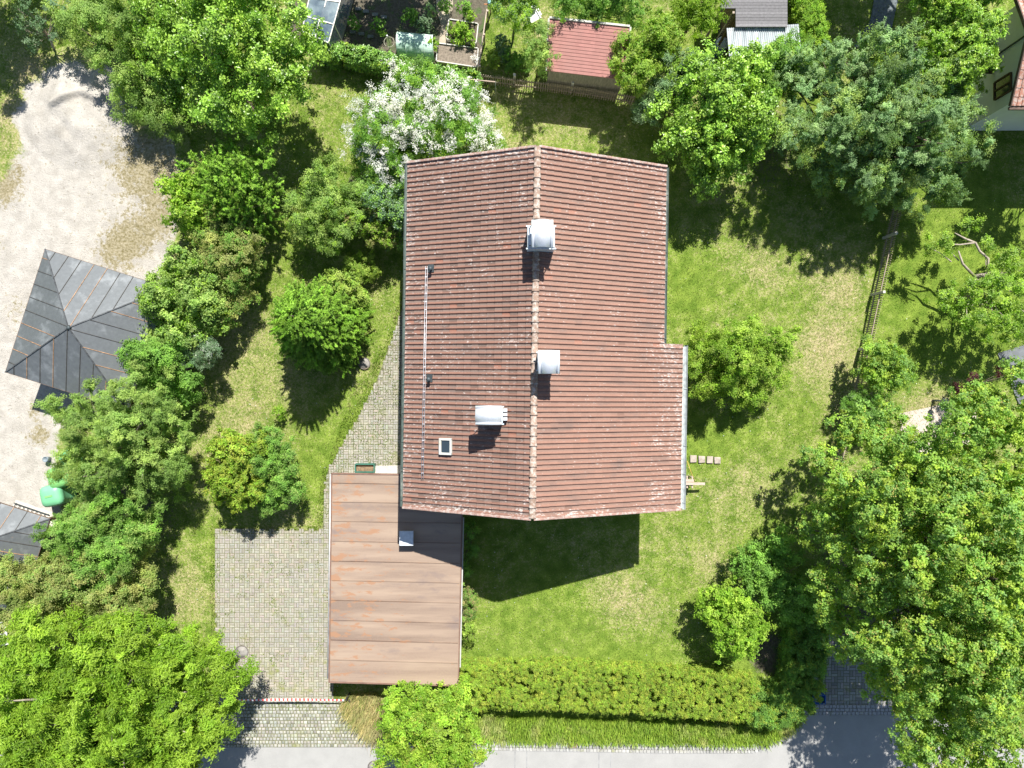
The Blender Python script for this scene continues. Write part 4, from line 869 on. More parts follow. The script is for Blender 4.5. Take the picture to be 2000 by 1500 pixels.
def leaves(Cc, O, Rr, per, lf, pal, twigs=6, jit=.22, up=.5, rnd=.36, spread=1., ctint=.13, fold=.18, s0=.15, flat=1., hue=.0):
    """leaf quads for clusters at Cc with outward O, radius Rr"""
    lf = (lf[0]*.85, lf[1]*.85); per = per/.74
    K = len(Cc); cnt = np.maximum(3, (per*Rr*Rr).astype(int)); idx = np.repeat(np.arange(K), cnt); N = len(idx)
    tw = unit(O[:, None]*.8+np.array([0, 0, .25])+rng.normal(0, .75*spread, (K, twigs, 3))); tl_ = rng.uniform(.65, 1.25, (K, twigs))
    ti = rng.integers(0, twigs, N); d = tw[idx, ti]; s = s0+(1-s0)*rng.random(N)**.8
    p = Cc[idx]+d*(Rr[idx]*s*tl_[idx, ti])[:, None]+rng.normal(0, 1, (N, 3))*(Rr[idx]*jit)[:, None]*np.array([1, 1, flat])
    nr = unit(d*.25+O[idx]*.68+np.array([0, 0, up])+rng.normal(0, rnd, (N, 3)))
    ld = d*.9+rng.normal(0, .6, (N, 3)); ld = unit(ld-nr*(ld*nr).sum(1, keepdims=True)); sd = np.cross(nr, ld)
    L = lf[0]*rng.uniform(.65, 1.25, N)[:, None]; W = lf[1]*rng.uniform(.7, 1.2, N)[:, None]
    V = np.stack([p-ld*L*.5, p-sd*W*.5+nr*W*fold-ld*L*.05, p+ld*L*.5-nr*L*.08, p+sd*W*.5+nr*W*fold-ld*L*.05], 1).reshape(-1, 3)
    pa = np.array(PAL[pal])*GAIN.get(pal, 1.3)*(np.array([1.12, 1.16, 1.4]) if pal in ('golden', 'yellow') else np.array([1.15, 1.12, 1.2]) if pal not in ('white', 'red') else 1.); ct = 1+rng.normal(0, ctint, K); bi = rng.random(K)
    c1 = pa[rng.integers(0, len(pa), N)]; c2 = pa[(bi[idx]*len(pa)).astype(int)]; m = rng.random(N)[:, None]*.6
    col = (c1*m+c2*(1-m))*ct[idx][:, None]*(1+rng.normal(0, .12, N))[:, None]
    return V, np.clip(col, .005, .9)
def lobe_clusters(lobes, rc, kd=2.2, rcv=.35, inner=.35, zlo=-.45, lump=.12, cut=.72):
    """lobes: (x,y,z,rx,rz) ellipsoids; returns clusters over their union"""
    Cs, Os, Rs = [], [], []; L = np.array(lobes)
    for i, (x, y, z, rx, rz) in enumerate(L):
        n = max(5, int(kd*rx*rx/rc**2*1.5)); d = unit(rng.normal(size=(n*2, 3))); d = d[d[:, 2] > zlo][:n]
        rr = 1-.28*rng.random(len(d))**2+rng.normal(0, lump, len(d))*.6
        rr *= 1+lump*np.sin(d[:, 0]*5+i*1.7+d[:, 2]*4)+lump*np.sin(d[:, 1]*6+i*2.3)
        p = np.array([x, y, z])+d*rr[:, None]*np.array([rx, rx, rz]); o = unit(d/np.array([rx, rx, rz]))
        ni = int(len(d)*inner); di = unit(rng.normal(size=(ni, 3))); pi = np.array([x, y, z])+di*(rng.uniform(.25, .62, ni))[:, None]*np.array([rx, rx, rz])
        p = np.concatenate([p, pi]); o = np.concatenate([o, di]); outer = np.concatenate([np.ones(len(d), bool), np.zeros(ni, bool)])
        ok = p[:, 2] > .12
        for j, (a, b, c, e, f) in enumerate(L):
            if j != i: ok &= ~((((p-np.array([a, b, c]))/np.array([e, e, f]))**2).sum(1) < cut**2) | (~outer & (rng.random(len(p)) < .5))
        Cs.append(p[ok]); Os.append(o[ok]); Rs.append(rc*rng.uniform(1-rcv, 1+rcv, ok.sum()))
        k = ok & outer & (rng.random(len(p)) < .10); Cs.append(p[k]+o[k]*rng.uniform(.5, 1.3, (k.sum(), 1))*rc); Os.append(o[k]); Rs.append(rc*rng.uniform(.45, .75, k.sum()))
    return np.concatenate(Cs), np.concatenate(Os), np.concatenate(Rs)
def puffs(lobes, rp, fill=.62, drop=.2):
    """break smooth lobes into billows of radius about rp, keeping the lobe core"""
    out = []
    for x, y, z, rx, rz in lobes:
        if rx < rp*1.5: out.append((x, y, z, rx, rz)); continue
        out.append((x, y, z-drop*rz, rx*.60, rz*.5)); n = int(fill*3.2*(rx/rp)**2); pts = []
        for _ in range(n*4):
            d = unit(rng.normal(size=3))
            if d[2] < -.35: continue
            q = np.array([x, y, z])+d*np.array([rx, rx, rz])*rng.uniform(.68, .98); r_ = rp*rng.uniform(.55, 1.25)
            if all(np.linalg.norm(q-p[0]) > .88*(r_+p[1]) for p in pts): pts.append((q, r_))
            if len(pts) >= n: break
        out += [(q[0], q[1], q[2], r_, r_*.8) for q, r_ in pts if q[2] > .3]
    return out
def crown_mesh(name, parts, mat, parent):
    V = np.concatenate([p[0] for p in parts]); T = np.concatenate([p[1] for p in parts]); n = len(T)
    keep = V.reshape(-1, 4, 3)[:, :, 2].min(1) > .02; V = V.reshape(-1, 4, 3)[keep].reshape(-1, 3); T = T[keep]; n = len(T)
    me = raw_mesh(name, V-(wloc(parent) if parent else 0), np.arange(n*4).reshape(-1, 4), tint=T); return link(name, me, mat, parent)
def LB(px, py, rp, z, rz=None):
    p = P(px, py, z); r = rp*(H-z)/F; return (p[0], p[1], z, r, rz if rz else min(r*.85, z*.85))
def trunk(base, Cc, t, r, mat=BARK, nb=26, zf=.45, thin=.4, lean=None, name='trunk'):
    mb = MB(); base = np.array(base, float); top = Cc.mean(0)
    if lean is not None: top = lean
    fork = base+(top-base)*zf; fork[2] = max(.3, top[2]*zf); w_ = np.array([R.uniform(-.1, .1), R.uniform(-.1, .1), 0])
    mb.tube([base-np.array([0, 0, .2]), base+(fork-base)*.15, base+(fork-base)*.55+w_, fork], [r*1.35, r*1.05, r*.9, r*.8], 9)
    k = rng.choice(len(Cc), min(nb, len(Cc)), replace=False)
    for i in k:
        e = Cc[i]; mid = fork+(e-fork)*.5+rng.normal(0, .12, 3)*np.linalg.norm(e-fork)*.5+np.array([0, 0, .08*np.linalg.norm(e-fork)]); s = R.uniform(.35, .6)
        q1 = fork+(mid-fork)*.5+rng.normal(0, .05, 3); mb.tube([fork, q1, mid, mid+(e-mid)*.6+rng.normal(0, .06, 3), e], [r*s, r*s*.75, r*s*.5, r*s*.3, .012], 6, cap=False)
    return mb.build(name, mat, t)
def tree(name, label, cat, lobes, pal, rc=.42, leaf=(.14, .09), cov=1.5, kd=2.2, mat=None, group=None, r=.14, base=None, bark=BARK, extra=None, nb=26, lump=.12, inner=.35, rcv=.35, zlo=-.45, puff=None, zs=1., drop=.25, **kw):
    lobes = [LB(l[0], l[1], l[2], l[3]*zs) for l in lobes]; A = np.array(lobes); c = (A[:, :3]*A[:, 3:4]**2).sum(0)/(A[:, 3:4]**2).sum()
    b = np.array([c[0], c[1], 0]) if base is None else P(*base, 0)
    t = thing(name, b, label, cat, group); pr = puff or rc*2.1; lobes = puffs(lobes, pr, drop=drop) if pr else lobes; Cc, O, Rr = lobe_clusters(lobes, rc, kd, rcv, inner, zlo, lump)
    per = cov*math.pi/(leaf[0]*leaf[1]*.5); parts = [leaves(Cc, O, Rr, per, leaf, pal, **kw)]
    if extra: parts += extra(Cc, O, Rr)
    crown_mesh('crown', parts, mat or LEAF, t); trunk(b, Cc, t, r, bark, nb); t['_c'] = 0; del t['_c']; return t, Cc, O, Rr
def second(pal, sel, leaf, cov, **kw):
    """leaves of another tone on the clusters chosen by sel(world xy)"""
    def f(Cc, O, Rr):
        k = sel(Cc); return [leaves(Cc[k], O[k], Rr[k], cov*math.pi/(leaf[0]*leaf[1]*.5), leaf, pal, **kw)] if k.any() else []
    return f
# ---- upper left group
tree('deciduous_tree', 'large bright lime green tree shading the lawn at the upper left', 'tree', [(345, 55, 85, 3.3), (445, 60, 100, 5), (545, 110, 68, 4.8), (365, 130, 70, 2.6), (465, 150, 82, 4.4), (545, 55, 50, 4.6), (385, 190, 52, 1.7), (485, 200, 62, 3.0), (592, 105, 36, 4.0), (560, 165, 42, 3.8), (460, 0, 80, 5)], 'lime', rc=.40, leaf=(.15, .11), cov=1.25, kd=1.7, mat=GLOSS, r=.22, base=(470, 190), lump=.2)
tree('deciduous_tree', 'mid green tree between the gravel yard and the brightest upper left tree', 'tree', [(240, 60, 66, 2.6), (190, 30, 50, 2.2), (275, 145, 48, 2.3), (305, 205, 46, 1.7), (255, 190, 26, 1.4), (145, 40, 40, 1.8), (300, -20, 80, 3)], 'willow', rc=.30, leaf=(.10, .06), cov=1.3, kd=2.0, r=.16, base=(300, 170), lump=.18, s0=.1)
tree('young_tree', 'sparse bluish green young tree at the upper left corner', 'tree', [(70, 45, 32, 1.9), (112, 70, 16, 1.6), (60, 80, 18, 1.4), (118, 25, 24, 1.8)], 'blue', rc=.22, leaf=(.12, .07), cov=.8, kd=1.2, r=.06, bark=PALEBARK, base=(105, 95), lump=.25)
tree('deciduous_tree', 'dark tree crown cut by the upper left corner of the picture', 'tree', [(-50, -90, 60, 3.5), (-90, -20, 60, 3.5), (-20, -150, 60, 3.5)], 'green', rc=.35, leaf=(.13, .08), r=.15)
def shoots(pal, sel, n, L, leaf=(.15, .036)):
    def f(Cc, O, Rr):
        k = sel(Cc) & (O[:, 2] > -.2); o = unit(O[k]+rng.normal(0, .3, (k.sum(), 3))); return [leaves(Cc[k]+O[k]*.08, o, np.full(k.sum(), L), n, leaf, pal, jit=.035, spread=.12, twigs=1, s0=0., up=.4, ctint=.25)]
    return f
tree('conifer_shrub', 'bright spiky yew bush south of the lime green tree', 'shrub', [(465, 355, 66, 3.2), (425, 335, 44, 2.9), (500, 385, 46, 2.3), (455, 305, 26, 2.7), (470, 415, 56, 1.8)], 'conifer', rc=.24, leaf=(.15, .036), cov=.9, kd=2.3, mat=NEED, r=.1, base=(535, 410), spread=.45, jit=.07, lump=.16, ctint=.2, extra=shoots('conifer', lambda c: rng.random(len(c)) < .9, 190, .42))
tree('leafy_shrub', 'round leaved green shrub on the gravel edge left of the spiky yew', 'shrub', [(368, 395, 46, 2.4), (350, 370, 32, 2.), (380, 430, 30, 2.0)], 'fresh', rc=.22, leaf=(.14, .10), cov=1.2, kd=2.0, r=.07, lump=.2)
tree('hazel_shrub', 'olive brown tinged shrub below the spiky yew', 'shrub', [(455, 500, 56, 2.2), (480, 470, 36, 2.0), (425, 470, 44, 2.1), (465, 555, 40, 1.5), (430, 600, 38, 1.4)], 'olive', rc=.22, leaf=(.09, .06), cov=1.3, r=.08, extra=second('green', lambda c: rng.random(len(c)) < .6, (.09, .06), .9), lump=.15)
tree('maple_shrub', 'light green broad leaved shrub at the corner of the pavilion roof', 'shrub', [(375, 555, 55, 3.), (350, 520, 36, 2.8), (330, 580, 48, 2.8), (345, 640, 50, 2.6), (400, 610, 45, 2.2)], 'willow', rc=.24, leaf=(.13, .09), cov=1.25, r=.09, lump=.18, extra=second('fresh', lambda c: rng.random(len(c)) < .3, (.13, .09), .8))
tree('silver_shrub', 'small silvery grey leaved shrub beside the pavilion', 'shrub', [(402, 688, 32, 2.3), (380, 660, 18, 2.3)], 'blue', rc=.2, leaf=(.07, .045), cov=1.2, r=.05, extra=second('white', lambda c: rng.random(len(c)) < .5, (.05, .03), .16))
tree('leafy_shrub', 'dense dark green shrub covering the south corner of the pavilion roof', 'shrub', [(300, 700, 46, 3.1), (265, 690, 24, 2.9), (335, 745, 46, 2.2), (330, 700, 38, 2.6), (365, 775, 20, 1.3)], 'green', rc=.26, leaf=(.10, .065), cov=1.3, r=.08, lump=.18)
tree('willow_tree', 'wide feathery willow like tree hanging over the green containers', 'tree', [(235, 850, 90, 4.6), (172, 812, 52, 3.8), (290, 800, 66, 3.9), (305, 880, 66, 3.0), (215, 925, 76, 3.6), (165, 905, 40, 3.0), (325, 915, 46, 2.2), (118, 812, 24, 3.0), (280, 940, 50, 2.8)], 'willow', rc=.36, leaf=(.10, .04), cov=1.3, kd=2.1, r=.18, base=(300, 860), bark=PALEBARK, nb=90, jit=.13, lump=.15, spread=.9, twigs=7)
tree('willow_tree', 'smaller feathery tree overlapping the lower pavilion roof', 'tree', [(200, 1025, 72, 4.0), (140, 1050, 48, 3.6), (250, 1050, 54, 3.3), (180, 1100, 52, 3.6), (290, 1010, 20, 2.6)], 'green', rc=.32, leaf=(.10, .045), cov=1.3, kd=2.1, r=.13, base=(250, 1030), jit=.14, extra=second('willow', lambda c: rng.random(len(c)) < .7, (.1, .045), 1.0), lump=.15)
tree('hornbeam_shrub', 'broad olive and tan shrub above the bright corner tree', 'shrub', [(100, 1150, 80, 3.6), (30, 1150, 56, 3.4), (180, 1140, 66, 3.6), (250, 1140, 52, 3.0), (230, 1190, 52, 3.0), (150, 1200, 60, 3.2), (40, 1200, 40, 3.2), (280, 1110, 26, 2.4)], 'olive', rc=.27, leaf=(.09, .06), cov=1.3, r=.1, lump=.15, extra=second('willow', lambda c: rng.random(len(c)) < .35, (.09, .06), 1.0))
tree('walnut_tree', 'big bright yellow green tree with long leaves filling the lower left corner', 'tree', [(110, 1350, 120, 6.5), (230, 1360, 130, 6.5), (340, 1350, 100, 5.2), (220, 1270, 75, 5.0), (60, 1290, 70, 5.0), (110, 1450, 120, 6.), (250, 1460, 120, 6.), (360, 1430, 75, 4.6), (420, 1310, 58, 3.8), (340, 1270, 50, 4.0), (462, 1318, 20, 3.2), (0, 1400, 100, 6), (430, 1360, 30, 3.6), (150, 1540, 120, 6), (330, 1530, 90, 5)], 'walnut', rc=.42, leaf=(.19, .058), cov=1.35, kd=2.0, r=.26, base=(330, 1300), bark=PALEBARK, nb=110, jit=.16, lump=.16, twigs=8, ctint=.12)
# ---- lawn west of the house
tree('blossom_tree', 'wide shrub tree covered in white blossom at the north end of the house', 'tree', [(760, 240, 62, 3.0), (800, 210, 48, 3.0), (880, 230, 64, 3.4), (820, 290, 64, 3.0), (900, 290, 52, 2.8), (735, 290, 48, 2.2), (940, 260, 32, 2.4), (770, 330, 50, 2.2), (760, 370, 40, 2.0)], 'green', rc=.30, leaf=(.09, .05), cov=1.1, kd=1.9, r=.12, lump=.22, nb=40, extra=lambda c, o, r_: second('fresh', lambda q: rng.random(len(q)) < .5, (.1, .06), .7)(c, o, r_))
def bloom(t, Cc, O, Rr, sel, cov=.35, leaf=(.06, .05), pal='white', name='blossoms', s0=.55):
    k = sel(Cc) & (O[:, 2] > -.1); crown_mesh(name, [leaves(Cc[k], O[k], Rr[k]*1.12, cov*math.pi/(leaf[0]*leaf[1]*.5), leaf, pal, jit=.12, s0=s0, up=.8, rnd=.35, ctint=.05)], PETAL, t)
def pxof(c): k = F/(H-c[:, 2]); return 1000+c[:, 0]*k, 750-c[:, 1]*k
BT = [o for o in C.objects if o.name.startswith('blossom_tree')][0]
def bl_sel(c):
    x, y = pxof(c); w1 = np.exp(-((x-745)/75)**2-((y-225)/70)**2)*1.1+np.exp(-((x-880)/95)**2-((y-205)/55)**2)*1.0+np.exp(-((x-695)/25)**2-((y-290)/40)**2)+np.exp(-((x-945)/35)**2-((y-280)/45)**2)*1.0+.30
    return rng.random(len(c)) < w1*.8
lb_ = [LB(*l) for l in [(760, 240, 62, 3.0), (800, 210, 48, 3.0), (880, 230, 64, 3.4), (820, 290, 64, 3.0), (900, 290, 52, 2.8), (735, 290, 48, 2.2), (940, 260, 32, 2.4), (770, 330, 50, 2.2)]]
cc_, oo_, rr_ = lobe_clusters(lb_, .24, 3.4, .35, 0, -.2, .30); bloom(BT, cc_, oo_, rr_*1.2, bl_sel, .20, leaf=(.06, .05), s0=.2)
# upright blossoming twigs that stick out of the crown
tw = []; 
for px, py, dx, dy in ((760, 175, 12, -22), (905, 165, 20, -25), (860, 165, -5, -20), (938, 190, 8, -20), (690, 215, -22, -6), (680, 245, -20, 5), (955, 240, 22, -8), (970, 265, 18, 6), (690, 270, -18, 8), (820, 175, 4, -16), (700, 200, -12, -14), (915, 180, 14, -16)):
    a = P(px-dx*.8, py-dy*.8, 2.8); b = P(px+dx*.5, py+dy*.5, 3.3)
    for s in np.linspace(0, 1, 9): tw.append(a+(b-a)*s)
tw = np.array(tw); oo = unit(rng.normal(size=tw.shape)+np.array([0, 0, .6])); crown_mesh('blossoms', [leaves(tw, oo, np.full(len(tw), .11), 26*math.pi/.06, (.065, .055), 'white', jit=.3, up=.8, rnd=.35)], PETAL, BT)
tree('leafy_shrub', 'large fresh green shrub left of the blossoming tree', 'shrub', [(625, 355, 44, 2.7), (605, 405, 40, 2.4), (650, 415, 48, 2.3), (640, 465, 34, 1.8), (600, 450, 28, 1.7), (690, 390, 32, 2.1)], 'willow', rc=.24, leaf=(.085, .055), cov=1.35, r=.08, lump=.18, extra=second('fresh', lambda c: rng.random(len(c)) < .3, (.085, .055), .8))
tree('hydrangea_shrub', 'yellowish green shrub beside the west eave of the house', 'shrub', [(725, 430, 42, 1.9), (760, 445, 30, 1.6), (700, 440, 26, 1.6)], 'tan', rc=.2, leaf=(.085, .06), cov=1.2, r=.06, extra=second('fresh', lambda c: rng.random(len(c)) < .8, (.09, .06), 1.3))
tree('laurel_shrub', 'dark glossy shrub tight against the upper west eave', 'shrub', [(765, 400, 44, 2.4), (778, 450, 34, 1.8), (740, 375, 30, 2.0), (785, 360, 30, 2.4)], 'blue', rc=.22, leaf=(.10, .07), cov=1.2, mat=GLOSS, r=.07, extra=second('green', lambda c: rng.random(len(c)) < 1.5, (.1, .07), 1.))
tree('golden_shrub', 'low yellow green mounded shrub above the conical conifer', 'shrub', [(705, 527, 26, .7), (722, 535, 22, .6), (690, 518, 18, .6)], 'yellow', rc=.16, leaf=(.09, .05), cov=1.2, r=.03)
tree('feathery_conifer', 'pale yellow green low conifer peeping out behind the conical conifer', 'shrub', [(682, 565, 24, 1.8), (698, 585, 18, 1.6), (655, 548, 20, 1.8)], 'yellow', rc=.2, leaf=(.12, .05), cov=1.0, mat=NEED, r=.05, spread=.7, extra=second('conifer', lambda c: rng.random(len(c)) < .5, (.14, .05), .6))
def cone_tree(label, base, Rb, hgt, pal):
    b = P(*base, 0); t = thing('conifer_tree', b, label, 'conifer'); n = 620; tt = rng.random(n)**1.35*.94+.03; a = rng.random(n)*2*math.pi
    rad = Rb*(1-tt)**.62*(1+.10*np.sin(a*5+tt*9))*rng.uniform(.68, 1.0, n); c = np.stack([b[0]+rad*np.cos(a), b[1]+rad*np.sin(a), hgt*(.06+.9*tt)], 1)
    o = unit(np.stack([np.cos(a), np.sin(a), .25+0*a], 1)); r_ = rng.uniform(.32, .52, n)*(1-.35*tt)
    p1 = leaves(c, o, r_, .8*math.pi/(.15*.035*.5), (.16, .036), pal, jit=.05, spread=.42, twigs=7, s0=.0, up=.5, ctint=.18, rnd=.6)
    kk = rng.random(n) < .6; p3 = leaves(c[kk]+o[kk]*.12, unit(o[kk]+rng.normal(0, .35, (kk.sum(), 3))), np.full(kk.sum(), .5), .30*math.pi/(.13*.03*.5), (.13, .032), pal, jit=.035, spread=.10, twigs=1, s0=.0, up=.4, ctint=.25)
    ci = b+np.stack([rad*.45*np.cos(a), rad*.45*np.sin(a), hgt*(.06+.85*tt)], 1); p2 = leaves(ci, o, r_, .6*math.pi/(.2*.06*.5), (.2, .06), 'yew', jit=.3)
    crown_mesh('crown', [p1, p2, p3], NEED, t); mb = MB(); mb.tube([b-np.array([0, 0, .2]), b+np.array([0, 0, hgt*.5]), b+np.array([0, 0, hgt*.95])], [.14, .08, .015], 8)
    for k in range(40): q = ci[k]; e = c[k]; mb.tube([(b[0], b[1], q[2]-.1), q, e], [.03, .02, .008], 5, cap=False)
    mb.build('trunk', BARK, t)
cone_tree('conical bright green conifer standing alone on the west lawn', (645, 640), 2.05, 6.6, 'conifer')
tree('sapling', 'tiny sapling on the west lawn under the conifer shadow', 'sapling', [(544, 805, 11, .7), (548, 812, 8, .5)], 'fresh', rc=.10, leaf=(.10, .06), cov=1.0, r=.015, nb=8)
tree('forsythia_shrub', 'round yellow green bush at the head of the paved driveway', 'shrub', [(455, 890, 48, 2.5), (468, 945, 52, 2.3), (440, 930, 36, 2.2), (490, 880, 40, 2.6)], 'golden', rc=.17, leaf=(.10, .07), cov=1.3, kd=2.1, r=.07, lump=.2, extra=second('fresh', lambda c: rng.random(len(c)) < .6, (.12, .08), 1.3))
tree('leafy_shrub', 'darker green bush grown into the yellow green one by the driveway', 'shrub', [(538, 905, 38, 2.2), (550, 948, 32, 1.7), (520, 960, 36, 1.8), (525, 875, 30, 2.3)], 'green', rc=.2, leaf=(.08, .055), cov=1.3, r=.07, lump=.2, extra=second('willow', lambda c: rng.random(len(c)) < .5, (.08, .055), 1.))
# ---- top row
tree('fruit_tree', 'small tree leaning over the left edge of the red shed roof', 'tree', [(1050, 75, 26, 3.), (1055, 105, 30, 2.8), (1048, 130, 20, 2.4), (1065, 60, 18, 3.)], 'willow', rc=.2, leaf=(.09, .05), cov=1.0, kd=1.8, r=.06, lump=.2)
tree('fruit_tree', 'light green tree at the top edge left of the white chair', 'tree', [(1015, 12, 32, 3.), (985, -10, 40, 3.), (1030, -15, 30, 3)], 'fresh', rc=.22, leaf=(.10, .055), cov=1.0, r=.06, extra=second('grey', lambda c: rng.random(len(c)) < .6, (.09, .05), .8))
tree('leafy_shrub', 'shaded green shrub row at the top edge above the red shed', 'shrub', [(1120, 15, 32, 2.6), (1160, 20, 28, 2.4), (1200, 10, 30, 2.6), (1240, 30, 26, 2.2), (1180, -20, 50, 3.)], 'green', rc=.22, leaf=(.10, .06), cov=1.2, r=.06, lump=.2)
tree('fruit_tree', 'yellow green long leaved tree at the top edge left of the dark shed', 'tree', [(1355, 25, 36, 3.), (1375, 0, 34, 3.2), (1340, 0, 30, 3), (1375, 45, 22, 2.6)], 'walnut', rc=.26, leaf=(.16, .06), cov=1.1, r=.08, lump=.2)
tree('elder_shrub', 'yellow green shrub tree spilling over the right end of the red shed roof', 'tree', [(1265, 95, 46, 3.0), (1250, 130, 38, 2.8), (1290, 70, 36, 2.6), (1225, 130, 26, 2.6), (1300, 110, 26, 2.4)], 'yellow', rc=.25, leaf=(.12, .07), cov=1.1, kd=1.9, r=.08, lump=.2, extra=second('lime', lambda c: rng.random(len(c)) < .8, (.12, .07), 1.))
tree('juniper_shrub', 'grey blue shrub in the gap below the yellow green shrub tree', 'shrub', [(1320, 150, 40, 2.4), (1290, 180, 34, 2.2), (1345, 140, 30, 2.3), (1270, 215, 26, 1.8)], 'blue', rc=.22, leaf=(.09, .05), cov=1.1, r=.07, lump=.2, extra=second('grey', lambda c: rng.random(len(c)) < .8, (.09, .05), 1.))
tree('maple_tree', 'dense bright green tree northeast of the house corner', 'tree', [(1400, 170, 76, 4.8), (1360, 230, 66, 4.4), (1440, 220, 70, 4.8), (1410, 280, 66, 4.0), (1465, 150, 50, 4.8), (1340, 280, 44, 3.2), (1460, 285, 40, 3.6), (1390, 320, 50, 2.6)], 'lime', rc=.26, leaf=(.15, .11), cov=1.15, kd=2.1, mat=GLOSS, r=.16, lump=.14, ctint=.16, zs=.8)
tree('plum_tree', 'grey green feathery tree, widest crown at the upper right', 'tree', [(1700, 180, 92, 5.2), (1620, 170, 66, 4.8), (1590, 240, 62, 4.2), (1680, 270, 84, 5.0), (1780, 260, 84, 5.2), (1840, 210, 62, 4.8), (1750, 340, 64, 3.8), (1850, 300, 56, 4.0), (1620, 310, 50, 3.2), (1810, 350, 50, 3.2), (1550, 150, 46, 4.0), (1690, 370, 44, 2.6)], 'grey', rc=.44, leaf=(.085, .05), cov=1.25, kd=2.3, r=.18, base=(1730, 330), nb=90, jit=.09, lump=.2, twigs=6, spread=.8, puff=.9, zs=.78, extra=second('willow', lambda c: rng.random(len(c)) < .35, (.085, .05), .8))
tree('leafy_shrub', 'fresh green shrub between the dense tree and the corrugated roof', 'shrub', [(1500, 130, 40, 3.), (1540, 115, 34, 2.8), (1560, 130, 28, 2.6), (1510, 170, 34, 2.8)], 'green', rc=.24, leaf=(.10, .07), cov=1.2, r=.07, extra=second('lime', lambda c: rng.random(len(c)) < .5, (.1, .07), 1.))
tree('rose_shrub', 'small shrub with yellow flowers at the edge of the shaded lawn', 'shrub', [(1740, 118, 20, 2.4), (1715, 105, 18, 2.2)], 'golden', rc=.16, leaf=(.08, .06), cov=1.1, r=.03)
tree('columnar_thuja', 'bright green evergreen tree with trimmed flank before the white neighbouring house', 'tree', [(1850, 60, 52, 4.6), (1900, 60, 44, 4.2), (1870, 110, 52, 4.4), (1905, 120, 36, 3.6), (1830, 0, 50, 4.6), (1900, 0, 46, 4.4), (1840, 150, 50, 4.0), (1890, 155, 30, 3.2), (1880, -50, 60, 4.6)], 'fresh', rc=.24, leaf=(.13, .055), cov=1.25, kd=2.3, mat=GLOSS, r=.14, jit=.14, extra=second('conifer', lambda c: rng.random(len(c)) < .6, (.13, .05), .9), lump=.12)
# unseen neighbours of the frame whose shade the photograph shows
tree('deciduous_tree', 'crown beyond the top edge shading the lawn left of the evergreen', 'tree', [(1790, -275, 90, 5.5), (1890, -270, 90, 5.5), (1720, -300, 70, 5), (1960, -220, 70, 5)], 'green', rc=.4, leaf=(.16, .11), r=.2)
tree('deciduous_tree', 'crown beyond the right edge shading the lawn by the neighbouring house', 'tree', [(2085, 230, 50, 4.2), (2110, 280, 45, 4.)], 'green', rc=.3, leaf=(.16, .08), r=.12, base=(2075, 270))
tree('deciduous_tree', 'crown beyond the top edge shading the vegetable plot', 'tree', [(790, -150, 60, 3.6), (720, -150, 60, 3.8), (850, -160, 40, 3.5)], 'green', rc=.4, leaf=(.16, .11), r=.2)
# ---- right side
tree('spindle_shrub', 'airy yellow green shrub on the lawn east of the house', 'shrub', [(1440, 690, 58, 2.5), (1400, 670, 42, 2.2), (1490, 680, 44, 2.2), (1430, 740, 50, 1.9), (1500, 720, 40, 1.8), (1380, 700, 36, 1.9), (1460, 770, 32, 1.4), (1385, 750, 26, 1.2)], 'yellow', rc=.26, leaf=(.10, .055), cov=1.0, kd=1.8, r=.07, lump=.24, nb=40, extra=second('fresh', lambda c: rng.random(len(c)) < 1.5, (.10, .06), 1.))
tree('maple_tree', 'huge dark maple covering the lower right corner', 'tree', [(1800, 1000, 130, 9.), (1900, 900, 120, 9.), (1900, 1080, 150, 10.), (1720, 1080, 95, 7.6), (1660, 980, 66, 6.2), (1610, 1030, 48, 5.2), (1640, 1150, 62, 6.), (1760, 1200, 110, 8.4), (1900, 1250, 140, 9.), (1760, 890, 62, 6.6), (1700, 840, 50, 5.), (1840, 1380, 100, 7.6), (1950, 1420, 110, 7.6), (1950, 800, 80, 8.), (1790, 1300, 70, 6.4), (1600, 900, 30, 4.4), (2020, 1000, 130, 9), (2040, 1200, 150, 9.5), (1720, 1300, 50, 5.0), (1840, 1490, 90, 6.6), (1650, 1240, 44, 5.)], 'maple', rc=.21, leaf=(.125, .09), cov=1.25, kd=1.8, r=.35, base=(1800, 1050), nb=70, lump=.10, ctint=.14, puff=.74, zs=.86, drop=.75, rnd=.36, extra=second('seed', lambda c: rng.random(len(c)) < .4, (.09, .05), .09))
tree('linden_shrub', 'bright green rounded bush at the shaded corner of the south lawn', 'shrub', [(1420, 1190, 46, 2.3), (1435, 1245, 46, 2.1), (1395, 1195, 28, 1.9), (1462, 1215, 32, 2.2), (1420, 1160, 26, 2.0)], 'fresh', rc=.2, leaf=(.12, .08), cov=1.3, r=.06, lump=.18)
tree('leafy_shrub', 'dark shaded shrub between the bright bush and the maple', 'shrub', [(1490, 1120, 50, 2.), (1540, 1160, 50, 2.), (1470, 1090, 30, 1.6), (1520, 1080, 40, 1.8)], 'green', rc=.25, leaf=(.11, .07), cov=1.2, r=.07)
tree('round_shrub', 'round mid green bush growing over the eastern picket fence', 'shrub', [(1725, 710, 42, 2.2), (1705, 690, 26, 2.), (1745, 735, 30, 1.8), (1720, 740, 30, 1.8)], 'maple', rc=.2, leaf=(.10, .07), cov=1.3, r=.06, lump=.14)
tree('box_shrub', 'fine leaved green ball bush on the fence line above the maple', 'shrub', [(1695, 805, 34, 1.6), (1675, 800, 22, 1.4)], 'green', rc=.16, leaf=(.06, .025), cov=1.3, r=.04, extra=second('grey', lambda c: rng.random(len(c)) < .5, (.06, .03), .8))
tree('barberry_shrub', 'dark purple red leaved shrub by the pale patio', 'shrub', [(1890, 768, 22, 1.5), (1902, 748, 14, 1.5), (1960, 728, 12, 1.6)], 'red', rc=.18, leaf=(.10, .05), cov=1.1, r=.04)
